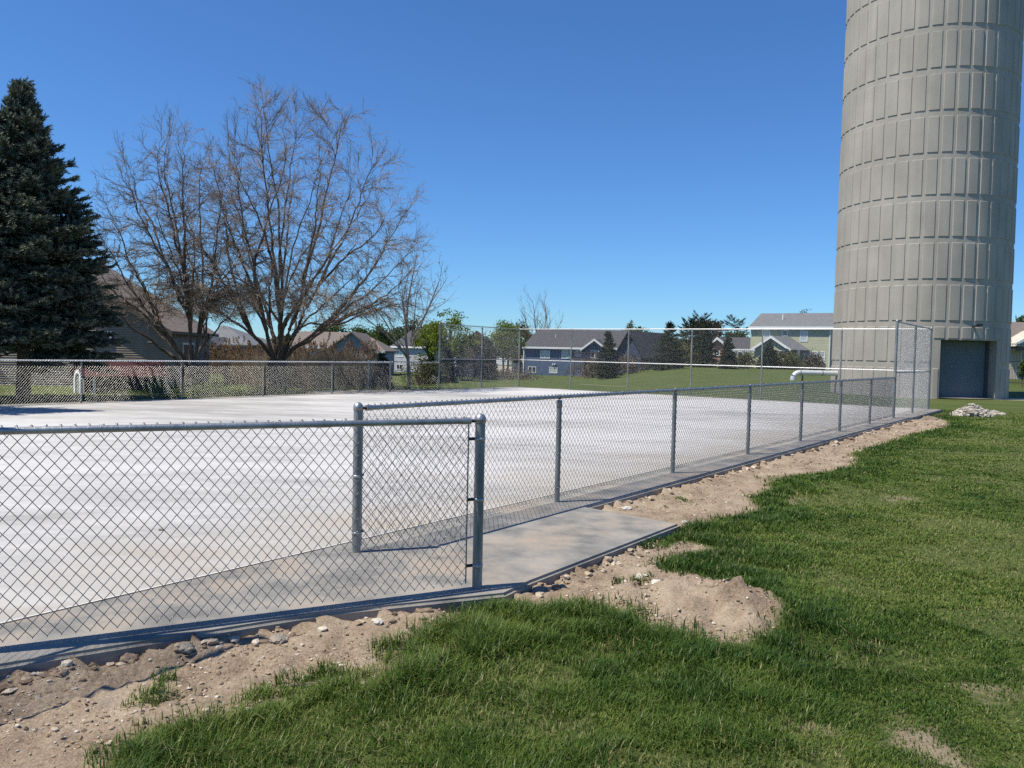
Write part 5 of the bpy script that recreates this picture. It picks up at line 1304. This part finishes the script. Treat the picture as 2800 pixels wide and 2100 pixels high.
shrub(gpt(2226, 1015, 97)[:3], 1.0, 2.6, 'dark reddish shrub under the three-part window of the green house', 82, 'leaf_brown', 1800, .22)
shrub(gpt(2035, 1010, 94)[:3], 1.3, 2.1, 'dark shrub below the white pergola', 83, 'leaf_olive', 1600, .22)
shrub(gpt(2170, 1012, 98)[:3], 1.8, 1.7, 'low green shrub right of the porch', 84, 'leaf_green', 1600, .22)
shrub(gpt(1725, 1010, 100)[:3], 2.2, 2.6, 'tangle of brown bare brush beside the right wing of the blue house', 85, 'leaf_brown', 2200, .2)
shrub(gpt(1618, 1020, 100)[:3], 2.4, 2.3, 'brown brush below the deck of the blue house', 86, 'leaf_brown', 2200, .2)
shrub(gpt(1870, 1008, 108)[:3], 2.6, 3.6, 'olive brush between the two big dark spruces', 87, 'leaf_olive', 2400, .26)
tree_to(2205, 842, 170, 26, 'feathery treetop above the green house roof', 58, mat='leaf_olive', nclump=26, per=22, leaf=.4, crown0=.5)
tree_to(2795, 858, 120, 26, 'treetop above the beige house at the right edge', 59, mat='leaf_green', nclump=60, per=50)
tree_to(2799, 985, 58, 12, 'small leafy tree at the right edge before the iron fence', 60, mat='leaf_green', nclump=40, per=40, leaf=.12, crown0=.35, trunk_r=.06)
# bushes and small spruces behind the far left gap
spruce_to(1046, 985, 37, 24, 'small dark spruce behind the low fence near the far gap', 91, z0=.1, whorls=14, nbr=9)
spruce_to(1172, 992, 43, 34, 'broad dark evergreen bush beside the slender tree', 92, z0=.08, whorls=13, nbr=10, prof=lambda t: (1 - t) ** .5)
spruce_to(1222, 972, 45, 26, 'dark evergreen bush directly behind the tall corner post', 93, z0=.08, whorls=15, nbr=10, prof=lambda t: (1 - t) ** .55)
spruce_to(1335, 935, 56, 26, 'tall dark spruce hiding the navy house, right of the second tall post', 94, whorls=20)
shrub(gpt(1140, 1050, 41), 1.3, 1.5, 'olive twiggy shrub behind the slender tree trunk', 95, 'leaf_olive', 1800, .09)
shrub(gpt(1270, 1050, 50), 1.7, 2.0, 'brown bare shrub in the left bay of the tall corner', 96, 'leaf_brown', 2600, .10)
shrub(gpt(1400, 1040, 60), 2.4, 1.0, 'low brown brush on the slope left of the blue house', 97, 'leaf_brown', 2200, .12)
shrub(gpt(445, 1085, 26.4), .75, .62, 'bright green weed clump right of the chicken coop', 98, 'leaf_weed', 1700, .055)
shrub(gpt(560, 1080, 28.6), .95, .62, 'bright green weed clump under the smaller bare tree', 99, 'leaf_weed', 1700, .055)
shrub(gpt(635, 1075, 29.6), .7, .38, 'low green weeds between the two bare trees', 100, 'leaf_weed', 1000, .05)
shrub(gpt(740, 1078, 31.5), .8, .5, 'green weeds at the foot of the largest bare tree', 101, 'leaf_weed', 1000, .05)
shrub(gpt(360, 1085, 28.4), .9, .22, 'low weeds along the front of the coop', 102, 'leaf_weed', 800, .045)
# tree line behind the brown-roofed house
for i, (xp, yt, Y, rp, m) in enumerate([(815, 905, 170, 40, 'leaf_green'), (905, 868, 165, 52, 'leaf_green'), (985, 893, 175, 46, 'leaf_green'), (1035, 888, 160, 44, 'leaf_green'), (1085, 892, 170, 42, 'leaf_green'), (1130, 866, 172, 40, 'leaf_olive'), (1180, 880, 185, 45, 'leaf_olive')]):
    tree_to(xp, yt, Y, rp, ['half-hidden green tree behind the brown roof, right of the largest bare tree', 'rounded green tree standing highest behind the brown roof', 'green tree behind the right slope of the brown-roofed house', 'green tree between the brown roof and the slender tree', 'green tree directly behind the slender young tree',
             'tall olive tree behind the pale grey house roof', 'olive tree behind the yellow-green corner trees'][i], 110 + i, mat=m, nclump=70, per=45, group='trees on the skyline behind the houses')
def far_woods():
    g = np.random.default_rng(5); n = 90000; a = np.radians(-60 + 120 * g.random(n)); r = 235 + 40 * g.random(n)
    x = r * np.sin(a); y = r * np.cos(a); top = 3.4 + 3.8 * fbm(a * 60, a * 0, 1.0, 7, 3) + .8 * g.normal(size=n)
    z = zat(x, y) + np.maximum(.2, top) * g.random(n) ** .7
    V, Fq = quads_at(np.stack([x, y, z], 1), 1.2, g, .8); me = mesh_np('woods', V, [Fq], M_['leaf_olive'], False, {'tint': np.repeat(g.random(n) * .8, 4)}); tag(link('woods', me), kind='stuff')
far_woods()
def reeds():
    g = np.random.default_rng(6); N = 80000; xp = 615 + 435 * g.random(N); Y = 36.5 + 15 * g.random(N) ** .9
    # plant positions in a field behind the low fence, thinning towards its ends
    x = (xp - 1400) / F_PX * Y; k = (xp < 690) & (Y < 41); x, Y, xp = x[~k], Y[~k], xp[~k]; n = len(x); z = zat(x, Y)
    dens = fbm(x, Y, .5, 8, 3); h = (.5 + 1.15 * g.random(n)) * (.55 + .9 * dens) * np.where(xp > 960, .75, 1); w = .0045 + .008 * g.random(n) ** 2
    az = g.random(n) * 6.28; ln = .08 + .55 * g.random(n) ** 1.6; dx, dy = np.cos(az) * ln, np.sin(az) * ln * .6
    V = np.stack([np.stack([x - w, Y, z], 1), np.stack([x + w, Y, z], 1), np.stack([x + dx * h * .4 + w * .7, Y + dy * h * .4, z + h * .6], 1), np.stack([x + dx * h * .4 - w * .7, Y + dy * h * .4, z + h * .6], 1), np.stack([x + dx * h, Y + dy * h, z + h], 1)], 1)
    i = np.arange(n)[:, None] * 5
    me = mesh_np('dry_reeds', V.reshape(-1, 3), [np.concatenate([i, i + 1, i + 2, i + 3], 1), np.concatenate([i + 3, i + 2, i + 4], 1)], M_['reed'], False, {'tint': np.repeat(g.random(n), 5)})
    tag(link('dry_reeds', me), kind='stuff')
    m = 420; xp = 560 + 470 * g.random(m); Y = 38 + 8 * g.random(m); x = (xp - 1400) / F_PX * Y; z = zat(x, Y); hh = 1.62 + .30 * g.normal(size=m)
    st = [np.array([[a, b, c], [a + .03, b, c + k * .6], [a + .08 * s, b, c + k]]) for a, b, c, k, s in zip(x, Y, z, hh, g.normal(size=m))]
    Vs, Fs = tubes(st, [np.array([.008, .006, .004])] * m, 3)
    per = 46; t = np.repeat(g.random(m), per); u = g.random(m * per); c = np.array([s[2] for s in st]); lean = np.repeat(g.normal(size=m) * .10, per)
    pts = np.repeat(c, per, 0) + np.stack([lean * u + g.normal(size=m * per) * .035 * np.sin(u * 2.9 + .2), g.normal(size=m * per) * .035, -.05 + .36 * u], 1)
    Vp, Fp = quads_at(pts, .075, g, .5)
    o = link('reed_plumes', mesh_np('reed_plumes', np.vstack([Vs, Vp]), [Fs, Fp + len(Vs)], M_['plume'], False, {'tint': np.concatenate([np.full(len(Vs), .8), np.repeat(np.clip(t * .7 + g.random(m * per) * .3, 0, 1), 4)])}))
    tag(o, kind='stuff')
reeds()

p0 = ground(1584, 1051.5, -.12); p1 = ground(1712, 1060.5, -.12)
mb = MB(); mb.add([(p0[0], p0[1] - .12, gz(p0[0], p0[1]) + .02), (p1[0], p1[1] - .12, gz(p1[0], p1[1]) + .02), (p1[0], p1[1] + .12, gz(p1[0], p1[1]) + .02), (p0[0], p0[1] + .12, gz(p0[0], p0[1]) + .02)], [(0, 1, 2, 3)])
tag(mb.build('path_edge', pm('pale_gravel_edge', (.36, .32, .25), (.48, .44, .36), scale=4)), kind='structure')
